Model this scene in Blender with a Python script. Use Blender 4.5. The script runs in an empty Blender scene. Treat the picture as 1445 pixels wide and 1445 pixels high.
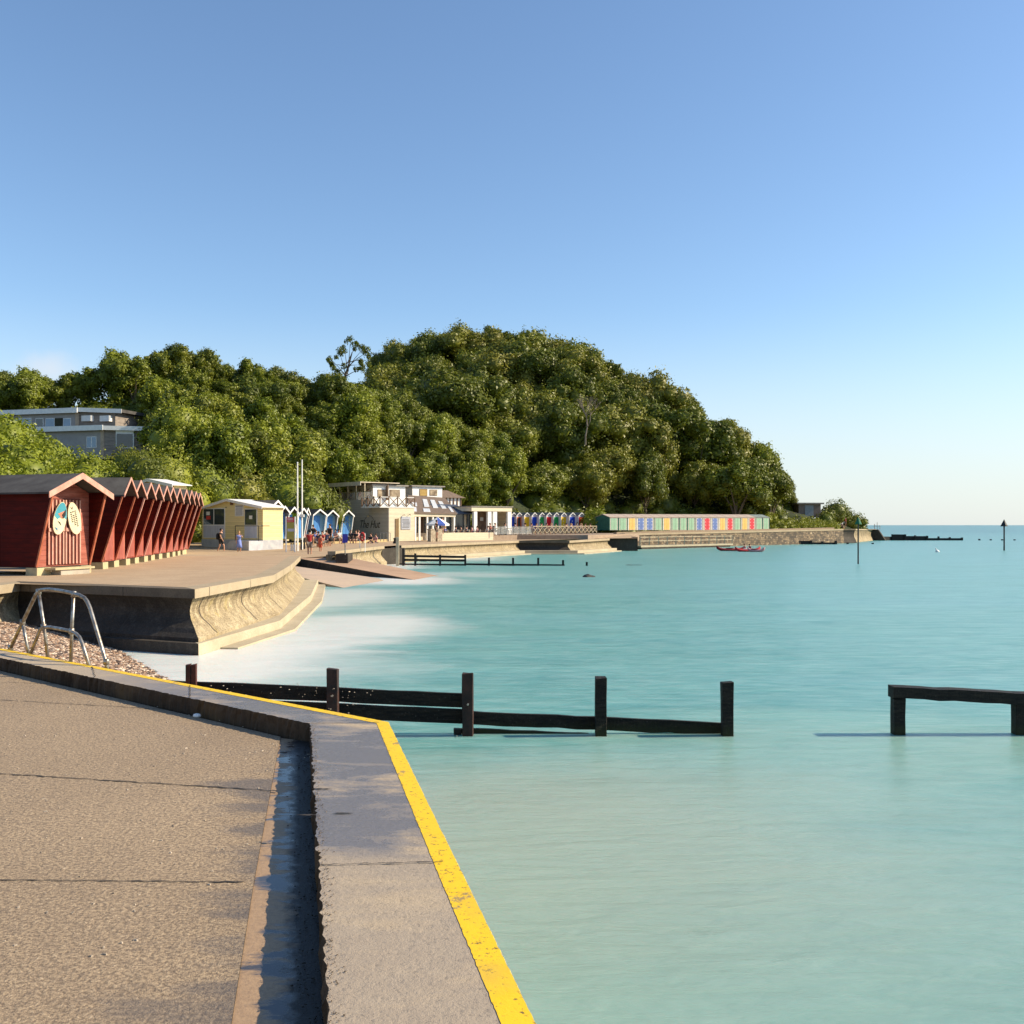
import bpy, bmesh, math, random
import numpy as np
from mathutils import Vector, Matrix
random.seed(7); rng=np.random.default_rng(7)
C=bpy.context.scene.collection
F=1400.0; CX=722.5; HY=741.0; CH=2.8
def P(px,py,Y): return Vector(((px-CX)/F*Y, Y, CH-(py-HY)/F*Y))
def PX(px,Y): return (px-CX)/F*Y
def PZ(py,Y): return CH-(py-HY)/F*Y
def G(px,py,z=0.0):
    Y=(CH-z)*F/(py-HY); return Vector(((px-CX)/F*Y,Y,z))
# ------------------------------------------------------------ objects
def tag(o,label=None,cat=None,group=None,kind=None):
    if label: o['label']=label
    if cat: o['category']=cat
    if group: o['group']=group
    if kind: o['kind']=kind
    return o
def thing(name,label,cat,loc=(0,0,0),rz=0,group=None):
    o=bpy.data.objects.new(name,None); C.objects.link(o)
    o.location=loc; o.rotation_euler=(0,0,rz); o.empty_display_size=.2
    return tag(o,label,cat,group)
def kids(o): return [c for c in bpy.data.objects if c.parent==o]
def copy_tree(o,parent=None):
    c=o.copy(); C.objects.link(c); c.parent=parent
    for ch in kids(o): copy_tree(ch,c)
    return c
class MB:
    def __init__(s): s.v=[]; s.f=[]; s.sm=False
    def add(s,vs,fs,M=None):
        b=len(s.v)
        for v in vs:
            v=Vector(v); s.v.append(M@v if M else v)
        s.f+= [tuple(b+i for i in f) for f in fs]
    def box(s,x0,x1,y0,y1,z0,z1,M=None):
        vs=[(x,y,z) for z in (z0,z1) for y in (y0,y1) for x in (x0,x1)]
        s.add(vs,[(0,2,3,1),(4,5,7,6),(0,1,5,4),(2,6,7,3),(0,4,6,2),(1,3,7,5)],M); return s
    def prism(s,poly,y0,y1,M=None,axis='y'):
        # poly of (a,z) extruded along y (or along x)
        n=len(poly)
        if axis=='y': vs=[(a,y0,z) for a,z in poly]+[(a,y1,z) for a,z in poly]
        elif axis=='x': vs=[(y0,a,z) for a,z in poly]+[(y1,a,z) for a,z in poly]
        else: vs=[(a,z,y0) for a,z in poly]+[(a,z,y1) for a,z in poly]
        fs=[tuple(range(n)),tuple(range(2*n-1,n-1,-1))]+[(i,i+n,(i+1)%n+n,(i+1)%n) for i in range(n)]
        s.add(vs,fs,M); return s
    def beam(s,p,q,w,h,M=None):
        p=Vector(p); q=Vector(q); d=(q-p).normalized()
        up=Vector((0,0,1)) if abs(d.z)<.95 else Vector((1,0,0))
        a=d.cross(up).normalized(); b=a.cross(d).normalized()
        vs=[]
        for c in (p,q):
            for i,j in ((-1,-1),(1,-1),(1,1),(-1,1)): vs.append(c+a*(w/2*i)+b*(h/2*j))
        s.add(vs,[(0,1,2,3),(7,6,5,4),(0,4,5,1),(1,5,6,2),(2,6,7,3),(3,7,4,0)],M); return s
    def tube(s,pts,r,n=8,M=None,taper=None):
        pts=[Vector(p) for p in pts]; rings=[]
        rs=taper if taper else [r]*len(pts)
        vs=[];fs=[]
        for i,p in enumerate(pts):
            d=(pts[min(i+1,len(pts)-1)]-pts[max(i-1,0)]).normalized()
            up=Vector((0,0,1)) if abs(d.z)<.9 else Vector((1,0,0))
            a=d.cross(up).normalized(); b=a.cross(d).normalized()
            for k in range(n):
                t=2*math.pi*k/n; vs.append(p+(a*math.cos(t)+b*math.sin(t))*rs[i])
        for i in range(len(pts)-1):
            for k in range(n):
                fs.append((i*n+k,i*n+(k+1)%n,(i+1)*n+(k+1)%n,(i+1)*n+k))
        fs.append(tuple(range(n-1,-1,-1))); fs.append(tuple((len(pts)-1)*n+k for k in range(n)))
        s.add(vs,fs,M); return s
    def lathe(s,prof,n=16,M=None,sx=1,sy=1):
        vs=[(r*math.cos(2*math.pi*k/n)*sx,r*math.sin(2*math.pi*k/n)*sy,z) for r,z in prof for k in range(n)]
        fs=[(i*n+k,i*n+(k+1)%n,(i+1)*n+(k+1)%n,(i+1)*n+k) for i in range(len(prof)-1) for k in range(n)]
        fs.append(tuple(range(n-1,-1,-1))); fs.append(tuple((len(prof)-1)*n+k for k in range(n)))
        s.add(vs,fs,M); return s
    def build(s,name,mat,parent=None,smooth=False,bevel=0):
        me=bpy.data.meshes.new(name); me.from_pydata([tuple(v) for v in s.v],[],s.f); me.update()
        bm=bmesh.new(); bm.from_mesh(me); bmesh.ops.recalc_face_normals(bm,faces=bm.faces)
        if bevel: bmesh.ops.bevel(bm,geom=bm.edges[:],offset=bevel,segments=1,affect='EDGES',clamp_overlap=True)
        bm.to_mesh(me); bm.free()
        if smooth:
            for p in me.polygons: p.use_smooth=True
        me.materials.append(mat)
        o=bpy.data.objects.new(name,me); C.objects.link(o); o.parent=parent
        return o
def bx(name,mat,parent,*a,**k): return MB().box(*a).build(name,mat,parent,**k)
def T(x,y,z=0,rz=0): return Matrix.Translation((x,y,z))@Matrix.Rotation(rz,4,'Z')
# ------------------------------------------------------------ materials
MATS={}
def newmat(name):
    m=bpy.data.materials.new(name); m.use_nodes=True; nt=m.node_tree
    for n in list(nt.nodes): nt.nodes.remove(n)
    o=nt.nodes.new('ShaderNodeOutputMaterial'); b=nt.nodes.new('ShaderNodeBsdfPrincipled')
    nt.links.new(b.outputs[0],o.inputs[0]); return m,nt,b
def N(nt,t,**k):
    n=nt.nodes.new(t)
    for a,v in k.items():
        if a in n.inputs.keys(): n.inputs[a].default_value=v
        else: setattr(n,a,v)
    return n
def rgba(c): return (c[0],c[1],c[2],1)
def ramp(nt,src,stops):
    r=nt.nodes.new('ShaderNodeValToRGB'); e=r.color_ramp.elements
    while len(e)<len(stops): e.new(.5)
    for i,(p,c) in enumerate(stops):
        e[i].position=p; e[i].color=rgba(c) if not isinstance(c,(int,float)) else (c,c,c,1)
    nt.links.new(src,r.inputs[0]); return r.outputs[0]
def mixc(nt,f,a,b,mode='MIX'):
    m=nt.nodes.new('ShaderNodeMix'); m.data_type='RGBA'; m.blend_type=mode
    for s,v in ((m.inputs[0],f),(m.inputs[6],a),(m.inputs[7],b)):
        if hasattr(v,'is_linked'): nt.links.new(v,s)
        else: s.default_value=v if isinstance(v,(int,float)) else rgba(v)
    return m.outputs[2]
def mth(nt,op,a,b=0,c=0,clamp=False):
    m=nt.nodes.new('ShaderNodeMath'); m.operation=op; m.use_clamp=clamp
    for s,v in zip(m.inputs,(a,b,c)):
        if hasattr(v,'is_linked'): nt.links.new(v,s)
        else: s.default_value=v
    return m.outputs[0]
def coords(nt,scale=(1,1,1),kind='Object'):
    tc=nt.nodes.new('ShaderNodeTexCoord'); mp=nt.nodes.new('ShaderNodeMapping')
    mp.inputs['Scale'].default_value=scale; nt.links.new(tc.outputs[kind],mp.inputs[0]); return mp.outputs[0]
def noise(nt,vec,sc,det=4,rough=.55,dist=0):
    n=N(nt,'ShaderNodeTexNoise'); n.inputs['Scale'].default_value=sc; n.inputs['Detail'].default_value=det
    n.inputs['Roughness'].default_value=rough; n.inputs['Distortion'].default_value=dist
    nt.links.new(vec,n.inputs['Vector']); return n.outputs['Fac']
def bump(nt,b,h,strength=.3,dist=.02):
    n=nt.nodes.new('ShaderNodeBump'); n.inputs['Strength'].default_value=strength; n.inputs['Distance'].default_value=dist
    nt.links.new(h,n.inputs['Height']); nt.links.new(n.outputs[0],b.inputs['Normal']); return n
def mat(name,c,c2=None,sc=3,rough=.7,bmp=.15,metal=0,stretch=(1,1,1),spec=.4):
    if name in MATS: return MATS[name]
    m,nt,b=newmat(name); v=coords(nt,stretch)
    if c2 is None: c2=tuple(x*.72 for x in c)
    n1=noise(nt,v,sc,5); f=ramp(nt,n1,[(.35,0.0),(.65,1.0)])
    col=mixc(nt,f,c2,c)
    n2=noise(nt,v,sc*9,3)
    col=mixc(nt,mth(nt,'MULTIPLY',n2,.25),col,tuple(x*.5 for x in c))
    nt.links.new(col,b.inputs['Base Color']); b.inputs['Roughness'].default_value=rough
    b.inputs['Metallic'].default_value=metal; b.inputs['Specular IOR Level'].default_value=spec
    if bmp: bump(nt,b,n2,bmp,.01)
    MATS[name]=m; return m
def boards(name,c,c2,pitch=.12,axis='z',rough=.65,streak=.5):
    """painted timber boards: dark joint lines every pitch metres along axis"""
    if name in MATS: return MATS[name]
    m,nt,b=newmat(name); tc=nt.nodes.new('ShaderNodeTexCoord'); sp=nt.nodes.new('ShaderNodeSeparateXYZ')
    nt.links.new(tc.outputs['Object'],sp.inputs[0])
    ax={'x':0,'y':1,'z':2}[axis]
    q=mth(nt,'FRACT',mth(nt,'DIVIDE',sp.outputs[ax],pitch))
    line=ramp(nt,q,[(0.0,0.0),(.1,1.0)])
    st=[6,6,6]; st[{'x':1,'y':2,'z':0}[axis]]=1
    v=coords(nt,(5,5,1.5) if axis!='z' else (1.5,1.5,6)); n1=noise(nt,v,1.2,5)
    col=mixc(nt,ramp(nt,n1,[(.35,0.0),(.7,1.0)]),c2,c)
    fl=mth(nt,'FLOOR',mth(nt,'DIVIDE',sp.outputs[ax],pitch)); wn=nt.nodes.new('ShaderNodeTexWhiteNoise'); wn.noise_dimensions='1D'
    nt.links.new(fl,wn.inputs['W'])
    col=mixc(nt,mth(nt,'MULTIPLY',wn.outputs['Value'],.22),col,tuple(x*.45 for x in c))
    col=mixc(nt,line,tuple(x*.25 for x in c),col)
    nt.links.new(col,b.inputs['Base Color']); b.inputs['Roughness'].default_value=rough
    b.inputs['Specular IOR Level'].default_value=.12; bump(nt,b,q,.5,.012); MATS[name]=m; return m
def glassm(name,c=(.02,.03,.04)):
    if name in MATS: return MATS[name]
    m,nt,b=newmat(name); v=coords(nt); n=noise(nt,v,1.5,2)
    nt.links.new(mixc(nt,n,c,tuple(x*1.8+.01 for x in c)),b.inputs['Base Color'])
    b.inputs['Roughness'].default_value=.07; b.inputs['Specular IOR Level'].default_value=.8; MATS[name]=m; return m
def concrete(name,c,c2,dark,rough=.8,stain=.5,vertical=False,bsc=60,low=None,ochre=(.33,.25,.08)):
    if name in MATS: return MATS[name]
    m,nt,b=newmat(name); v=coords(nt)
    b.inputs['Specular IOR Level'].default_value=.2; n1=noise(nt,v,.8,6,.6); n2=noise(nt,v,bsc,3,.7); n3=noise(nt,v,7,5,.65)
    col=mixc(nt,ramp(nt,n1,[(.3,0.0),(.7,1.0)]),c2,c)
    col=mixc(nt,ramp(nt,n2,[(.45,0.0),(.8,.55)]),col,dark)
    col=mixc(nt,ramp(nt,n3,[(.5,0.0),(.8,.5)]),col,tuple(x*.6 for x in c))
    if vertical:
        vs=coords(nt,(4,4,2.2)); ns=noise(nt,vs,1.3,8,.75)
        col=mixc(nt,mth(nt,'MULTIPLY',mth(nt,'MULTIPLY',ramp(nt,ns,[(.5,0.0),(.66,1.0)]),ramp(nt,n3,[(.38,.25),(.6,1.0)])),stain),col,dark)
        vs=coords(nt,(1.6,1.6,1)); ns=noise(nt,vs,1.1,7,.7)
        col=mixc(nt,mth(nt,'MULTIPLY',ramp(nt,ns,[(.52,0.0),(.66,1.0)]),.55),col,ochre)
    if low:
        sp=nt.nodes.new('ShaderNodeSeparateXYZ'); tc=nt.nodes.new('ShaderNodeTexCoord'); nt.links.new(tc.outputs['Object'],sp.inputs[0])
        zz=mth(nt,'ADD',sp.outputs[2],mth(nt,'MULTIPLY',n3,.35))
        f=ramp(nt,mth(nt,'DIVIDE',zz,low[0]*2),[(.35,1.0),(.65,0.0)])
        col=mixc(nt,f,col,low[1])
    nt.links.new(col,b.inputs['Base Color']); b.inputs['Roughness'].default_value=rough
    bump(nt,b,mth(nt,'ADD',n2,mth(nt,'MULTIPLY',n3,2)),.5,.008); MATS[name]=m; return m
def groyne_timber():
    m,nt,b=newmat('weathered_groyne_timber'); v=coords(nt); g=noise(nt,coords(nt,(2,2,14)),2.2,6,.7); g2=noise(nt,coords(nt,(14,14,2)),2.0,5,.7); f=noise(nt,v,45,4,.8)
    col=mixc(nt,ramp(nt,g,[(.4,0.0),(.65,1.0)]),(.005,.004,.0035),(.028,.02,.014))
    col=mixc(nt,ramp(nt,f,[(.63,0.0),(.68,.6)]),col,(.2,.18,.14))
    tc=nt.nodes.new('ShaderNodeTexCoord'); sp=nt.nodes.new('ShaderNodeSeparateXYZ'); nt.links.new(tc.outputs['Object'],sp.inputs[0])
    z=mth(nt,'ADD',sp.outputs[2],mth(nt,'MULTIPLY',g2,.25)); w=ramp(nt,z,[(.16,.6),(.3,0.0)])
    col=mixc(nt,w,col,(.035,.04,.01)); nt.links.new(col,b.inputs['Base Color']); b.inputs['Roughness'].default_value=.65; b.inputs['Specular IOR Level'].default_value=.25
    bump(nt,b,mth(nt,'ADD',g,mth(nt,'ADD',g2,f)),1.0,.02); return m
# common
WHITE=mat('white_paint',(.84,.83,.8),(.74,.73,.7),rough=.5,bmp=.05)
PINKT=mat('faded_pink_trim',(.62,.34,.26),(.48,.22,.16),sc=5)
ORTRIM=mat('orange_red_trim',(.42,.13,.06),(.3,.07,.035),sc=5)
REDW=boards('dark_red_cladding',(.21,.02,.011),(.13,.012,.007),.13,'z')
REDF=boards('faded_red_boards',(.46,.14,.1),(.32,.06,.04),.11,'y')
REDH=boards('faded_red_clapboard',(.42,.15,.11),(.28,.075,.05),.14,'z')
FELT=mat('roof_felt',(.085,.08,.075),(.045,.04,.038),sc=2,rough=.9,bmp=.4)
BLOCK=mat('pale_timber_block',(.5,.42,.24),(.36,.3,.18),sc=4)
DARKW=mat('tarred_timber',(.012,.009,.007),(.004,.003,.003),sc=6,rough=.6,bmp=.8,stretch=(1,1,.4))
RUST=mat('rusty_dark_timber',(.05,.018,.012),(.012,.006,.005),sc=7,rough=.7,bmp=.9)
METAL=mat('galvanised_tube',(.46,.44,.4),(.2,.15,.11),sc=14,rough=.38,metal=.8,bmp=.1)
DKMETAL=mat('dark_metal',(.03,.03,.03),(.015,.015,.015),rough=.4,bmp=0)
YELLOW=boards('pale_yellow_clapboard',(.84,.7,.36),(.78,.64,.32),.15,'z')
YELLOW2=boards('warm_yellow_boards',(.68,.5,.15),(.6,.44,.13),.12,'y')
CREAM=mat('cream_render',(.76,.66,.47),(.62,.54,.4),sc=1,rough=.75)
GREYW=boards('grey_cladding',(.5,.46,.4),(.46,.42,.36),.2,'z')
BROWN=mat('brown_roof',(.2,.14,.1),(.14,.1,.07),sc=3)
GLASS=glassm('dark_glass'); BGLASS=glassm('bluish_glass',(.08,.16,.25))
BLACK=mat('black_paint',(.015,.015,.016),rough=.5,bmp=0)
YLINE=None
# ------------------------------------------------------------ world, sun, camera
sc=bpy.context.scene
SUN_AZ=math.radians(3); SUN_EL=math.radians(32)   # azimuth from +X towards +Y
sd=Vector((math.cos(SUN_AZ)*math.cos(SUN_EL),math.sin(SUN_AZ)*math.cos(SUN_EL),math.sin(SUN_EL)))
w=bpy.data.worlds.new('World'); sc.world=w; w.use_nodes=True; nt=w.node_tree
for n in list(nt.nodes): nt.nodes.remove(n)
out=nt.nodes.new('ShaderNodeOutputWorld'); bg=nt.nodes.new('ShaderNodeBackground'); sky=nt.nodes.new('ShaderNodeTexSky')
sky.sky_type='NISHITA'; sky.sun_disc=False; sky.sun_elevation=SUN_EL; sky.sun_rotation=math.pi/2-SUN_AZ
sky.altitude=0; sky.air_density=1.0; sky.dust_density=.5; sky.ozone_density=1.0
# one faint cloud low on the left of the sky
tc=nt.nodes.new('ShaderNodeTexCoord')
cd=Vector(((75-CX)/F,1,(HY-522)/F)).normalized()
vm=nt.nodes.new('ShaderNodeVectorMath'); vm.operation='SUBTRACT'; vm.inputs[1].default_value=cd
nt.links.new(tc.outputs['Generated'],vm.inputs[0])
mp=nt.nodes.new('ShaderNodeMapping'); mp.inputs['Scale'].default_value=(11,11,22); nt.links.new(vm.outputs[0],mp.inputs[0])
ln=nt.nodes.new('ShaderNodeVectorMath'); ln.operation='LENGTH'; nt.links.new(mp.outputs[0],ln.inputs[0])
nz=noise(nt,tc.outputs['Generated'],14,5)
cf=ramp(nt,mth(nt,'ADD',ln.outputs['Value'],mth(nt,'MULTIPLY',nz,1.2)),[(.5,.5),(1.0,0.0)])
r=cf.node; r.color_ramp.interpolation='EASE'
col=mixc(nt,cf,mixc(nt,1.0,sky.outputs[0],(.86,.985,1.1),'MULTIPLY'),(5.2,5.0,5.2))
sz_=nt.nodes.new('ShaderNodeSeparateXYZ'); nt.links.new(tc.outputs['Generated'],sz_.inputs[0])
hz_=nt.nodes.new('ShaderNodeMapRange'); hz_.interpolation_type='SMOOTHSTEP'; hz_.inputs[1].default_value=.0; hz_.inputs[2].default_value=.22; hz_.inputs[3].default_value=.75; hz_.inputs[4].default_value=0; nt.links.new(sz_.outputs[2],hz_.inputs[0])
col=mixc(nt,hz_.outputs[0],col,(4.7,5.0,5.1)); nt.links.new(col,bg.inputs[0]); bg.inputs[1].default_value=.105
nt.links.new(bg.outputs[0],out.inputs[0])
sl=bpy.data.lights.new('sun','SUN'); sl.energy=4.9; sl.angle=math.radians(.5); sl.color=(1,.85,.62)
so=bpy.data.objects.new('sun',sl); C.objects.link(so); so.rotation_euler=(-sd).to_track_quat('-Z','Y').to_euler()
cam=bpy.data.cameras.new('camera'); co=bpy.data.objects.new('camera',cam); C.objects.link(co)
co.location=(0,0,CH); co.rotation_euler=(math.pi/2,0,0); cam.sensor_width=36; cam.lens=36*F/1445; cam.shift_y=18.5/1445
cam.clip_end=60000; cam.clip_start=.1; sc.camera=co
sc.view_settings.view_transform='Standard'; sc.view_settings.look='None'; sc.view_settings.exposure=0.72
# ------------------------------------------------------------ terrain by RBF
ctrl=[]
def cp(px,py,Y,h): p=P(px,py,Y); ctrl.append((p.x,p.y,p.z-h))
for a in [(-300,500,140),(-120,505,135),(0,527,132),(90,517,130),(150,503,122),(200,489,120),(250,487,122),(300,499,128),(350,505,134),(400,522,138),(460,530,142),(520,552,150),(560,556,150),
          (300,590,100),(300,665,84),(380,610,104),(380,680,88),(450,590,124),(450,668,106),(540,560,140),(540,650,124),(620,582,146),(620,655,130),(700,612,152),(700,690,140),(725,660,146)]: cp(*a,7.5)
for a in [(515,552,235),(545,505,230),(580,480,225),(640,472,220),(690,458,215),(740,472,212),(800,488,208),(850,502,205),(900,522,200),(950,550,198),(1000,580,195),(1050,612,192),(1080,648,190),
          (600,610,180),(690,560,183),(800,560,180),(800,650,160),(900,600,178),(900,665,166),(1000,650,178),(1060,690,178),
          (600,530,290),(700,500,290),(850,560,270)]: cp(*a,11)
cp(100,645,98,0); cp(0,640,98,0); cp(-150,640,98,0); cp(190,640,100,0); cp(-300,590,60,0)
cp(1105,712,184,0); cp(1140,727,186,0); cp(1190,738,190,0); cp(1210,742,192,0)
cp(230,690,76,0); cp(613,590,172,4)
cp(20,610,68,0); cp(120,640,68,0); cp(40,650,54,0);cp(0,600,62,0)
for x,y in [(-19.5,20),(-19.5,35),(-20,50),(-27,60),(-31,70),(-27,80),(-21,90),(-25,112),(-12,126),(-2,134),(6,138),(13,137),(20,146),(38,160),(46,168),(60,190),(-19,5),(-25,-5)]: ctrl.append((x,y,.9))
for x,y in [(70,190),(74,215),(76,245),(74,280),(80,320),(15,100),(50,140),(0,60),(20,40),(70,160),(0,20),(0,0)]: ctrl.append((x,y,-2))
A=np.array(ctrl); XY=A[:,:2]
D=np.sqrt(((XY[:,None]-XY[None])**2).sum(-1)); wts=np.linalg.solve(D+np.eye(len(A))*-0.8,A[:,2]-A[:,2].mean()); zm=A[:,2].mean()
def tz(x,y):
    d=np.sqrt((XY[:,0]-x)**2+(XY[:,1]-y)**2); return float(d@wts+zm)
gx=np.arange(-150,84,2.6); gy=np.arange(-10,330,2.6)
gv=[];gf=[]
for j,y in enumerate(gy):
    for i,x in enumerate(gx): gv.append((x,y,tz(x,y)+.25*math.sin(x*1.3+y*.7)))
nx=len(gx)
def inland(x,y,z): 
    return z>1.55 or (y>112 and z>.6) or x<-30
for j in range(len(gy)-1):
    for i in range(nx-1):
        a=j*nx+i; q=(a,a+1,a+nx+1,a+nx)
        if max(gv[k][2] for k in q)>1.2 and not(gv[a][0]>-18 and gv[a][1]<100) and not(gv[a][0]>-29 and 52<gv[a][1]<79): gf.append(q)
LEAFLITTER=mat('undergrowth_earth',(.03,.045,.012),(.018,.022,.008),sc=.6,rough=.95,bmp=.8)
m=MB(); m.v=[Vector(v) for v in gv]; m.f=gf; tag(m.build('hill_terrain',LEAFLITTER,smooth=True),kind='structure')
# ------------------------------------------------------------ foliage
def leafmat(name,c,c2,c3,trans=.18):
    m=bpy.data.materials.new(name); m.use_nodes=True; nt=m.node_tree
    b=nt.nodes['Principled BSDF']; out=nt.nodes['Material Output']
    v=coords(nt); oi=nt.nodes.new('ShaderNodeObjectInfo')
    n1=noise(nt,v,.8,3); n2=noise(nt,v,4,2)
    col=mixc(nt,ramp(nt,n1,[(.35,0.0),(.65,1.0)]),c2,c)
    col=mixc(nt,mth(nt,'MULTIPLY',oi.outputs['Random'],.55),col,c3)
    col=mixc(nt,mth(nt,'MULTIPLY',n2,.35),col,tuple(x*.45 for x in c))
    nt.links.new(col,b.inputs['Base Color']); b.inputs['Roughness'].default_value=.5; b.inputs['Specular IOR Level'].default_value=.35
    tr=nt.nodes.new('ShaderNodeBsdfTranslucent'); nt.links.new(mixc(nt,.5,col,(.16,.2,.01)),tr.inputs[0])
    mx=nt.nodes.new('ShaderNodeMixShader'); mx.inputs[0].default_value=trans
    nt.links.new(b.outputs[0],mx.inputs[1]); nt.links.new(tr.outputs[0],mx.inputs[2]); nt.links.new(mx.outputs[0],out.inputs[0])
    return m
LEAF1=leafmat('leaves_mid_green',(.22,.26,.016),(.075,.105,.009),(.16,.145,.014))
LEAF2=leafmat('leaves_olive_green',(.24,.26,.02),(.09,.11,.011),(.24,.2,.03))
LEAF3=leafmat('leaves_bright_green',(.29,.33,.02),(.11,.15,.012),(.27,.26,.025),.25)
LEAF4=leafmat('leaves_dark_green',(.15,.18,.015),(.055,.075,.009),(.16,.17,.016),.22)
BARK=mat('grey_brown_bark',(.16,.12,.08),(.08,.06,.04),sc=3,bmp=.6,stretch=(3,3,1))
def leaf_quads(pts,nrm,size,jit=.75,rg=None):
    """pts (n,3), nrm (n,3): one bent leaf-cluster rhombus each"""
    n=len(pts); nn=nrm+rg.normal(0,jit,(n,3)); nn/=np.linalg.norm(nn,axis=1)[:,None]+1e-9
    t=rg.normal(0,1,(n,3)); a=np.cross(nn,t); a/=np.linalg.norm(a,axis=1)[:,None]+1e-9; b=np.cross(nn,a)
    s=size*rg.uniform(.55,1.35,(n,1))
    v=np.stack([pts-a*s*.6,pts-b*s*.32+nn*s*.12,pts+a*s*.6,pts+b*s*.32+nn*s*.12],1).reshape(-1,3)
    return v
def mesh_from_quads(name,v,mat_,extra=None,parent=None):
    n=len(v)//4; me=bpy.data.meshes.new(name)
    nv=len(v); ev=np.zeros((0,3)); ef=[]
    if extra: ev,ef=extra
    allv=np.concatenate([v,ev]) if len(ev) else v
    me.vertices.add(len(allv)); me.vertices.foreach_set('co',allv.astype(np.float32).ravel())
    loops=list(range(nv)); starts=list(range(0,nv,4)); tot=[4]*n
    for f in ef:
        starts.append(len(loops)); tot.append(len(f)); loops+= [nv+i for i in f]
    me.loops.add(len(loops)); me.loops.foreach_set('vertex_index',np.array(loops,dtype=np.int32))
    me.polygons.add(len(starts)); me.polygons.foreach_set('loop_start',np.array(starts,dtype=np.int32))
    me.update(calc_edges=True); me.materials.append(mat_)
    o=bpy.data.objects.new(name,me); C.objects.link(o); o.parent=parent; return o
def ico(sub=2):
    bm=bmesh.new(); bmesh.ops.create_icosphere(bm,subdivisions=sub,radius=1)
    v=np.array([x.co[:] for x in bm.verts]); f=[[q.index for q in p.verts] for p in bm.faces]; bm.free(); return v,f
ICO=ico(2)
def rdirs(n,rg,up=.25):
    d=rg.normal(0,1,(n,3)); d[:,2]+=up; d/=np.linalg.norm(d,axis=1)[:,None]; return d
def crown_arrays(R,H,zb,nl,nleaf,leaf,seed,flat=1.0,core=True):
    """crown of lobes; R radius, from zb to H"""
    rg=np.random.default_rng(seed); cz=(zb+H)/2; hz=(H-zb)/2
    cs=[];rs=[]
    for i in range(nl):
        d=rdirs(1,rg,.3)[0]; k=rg.uniform(.45,.9)
        cs.append((d[0]*R*k,d[1]*R*k,cz+d[2]*hz*k)); rs.append(R*rg.uniform(.17,.36))
    cs=[(a*(1+.3*math.sin(seed+2*math.atan2(b_,a))),b_*(1+.3*math.cos(seed+3*math.atan2(b_,a))),c_) for a,b_,c_ in cs]
    cs.append((0,0,cz)); rs.append(R*.5); cs=np.array(cs); rs=np.array(rs)
    wgt=rs**2/np.sum(rs**2); idx=rg.choice(len(rs),nleaf,p=wgt); d=rdirs(nleaf,rg,.35)
    rad=rs[idx]*(1+.14*np.sin(d[:,0]*9+idx)+.12*np.sin(d[:,2]*11+idx*2))*np.where(rg.uniform(0,1,nleaf)<.09,rg.uniform(1.05,1.4,nleaf),rg.uniform(.8,1.08,nleaf))
    p=cs[idx]+d*rad[:,None]*np.array([1,1,flat])
    dist=np.linalg.norm(p[:,None]-cs[None],axis=2); inside=(dist<rs[None]*.72).any(1)
    p=p[~inside]; d=d[~inside]
    v=leaf_quads(p,d,leaf,.5,rg); ex=None
    if core:
        ev=[];ef=[];b=0
        for c_,r_ in zip(cs,rs):
            ev.append(c_+ICO[0]*r_*.72*rg.uniform(.9,1.1,(len(ICO[0]),1))); ef+= [[b+i for i in f] for f in ICO[1]]; b+=len(ICO[0])
        ex=(np.concatenate(ev),ef)
    return v,ex
def limbs(H,zb,R,rg,r0=.22):
    m=MB(); top=zb+(H-zb)*.5
    m.tube([(0,0,-1.0),(.1,.05,zb*.5),(.0,.15,zb),(.15,0,top)],0,7,taper=[r0*1.3,r0,r0*.8,r0*.35])
    for k in range(5):
        a=k*1.26+rg.uniform(0,.8); z0=zb*rg.uniform(.6,1.0); q=R*.6
        m.tube([(0,.08,z0),(math.cos(a)*q*.4,math.sin(a)*q*.4,z0+(H-z0)*.25),(math.cos(a)*q,math.sin(a)*q,z0+(H-z0)*.5)],0,5,taper=[r0*.6,r0*.42,r0*.15])
    return m
PROTO=[]
for i in range(9):
    big=i<5; rg=np.random.default_rng(50+i)
    R=[4.6,5.2,4.2,4.9,4.0,3.0,3.4,2.8,3.1][i]; H=[10,9.5,11,9,10.5,8,8.5,8.2,7.6][i]; zb=[2.5,2.2,2.8,1.8,2.6,1.2,1.6,1.0,1.1][i]
    lm=[LEAF4,LEAF2,LEAF4,LEAF2,LEAF4,LEAF1,LEAF3,LEAF1,LEAF4][i]
    v,ex=crown_arrays(R,H,zb,42 if big else 34,17000 if big else 14000,.34 if big else .26,100+i)
    t=thing('broadleaf_tree','x','tree'); mesh_from_quads('crown',v,lm,ex,t); limbs(H,zb,R,rg).build('trunk',BARK,t)
    PROTO.append([t,False])
SILP=[-80,0,50,90,130,150,200,250,300,350,400,460,520,560,600,650,700,740]
SILL=[524,526,522,516,534,503,488,486,498,504,521,527,549,550,577,592,608,655]
SFP=[505,515,530,545,580,640,690,740,800,850,900,950,1000,1050,1080,1110,1130]
SFL=[560,545,522,506,478,470,457,470,486,501,520,549,580,612,648,684,715]
HH=[10,9.5,11,9,10.5,8,8.5,8.2,7.6]
def fit(i,x,y,s,far):
    p=vis(x,y); top=PZ(np.interp(p,SFP if far else SILP,SFL if far else SILL),y); mh=top-tz(x,y)
    return min(s,mh/(HH[i]*1.02))
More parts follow.
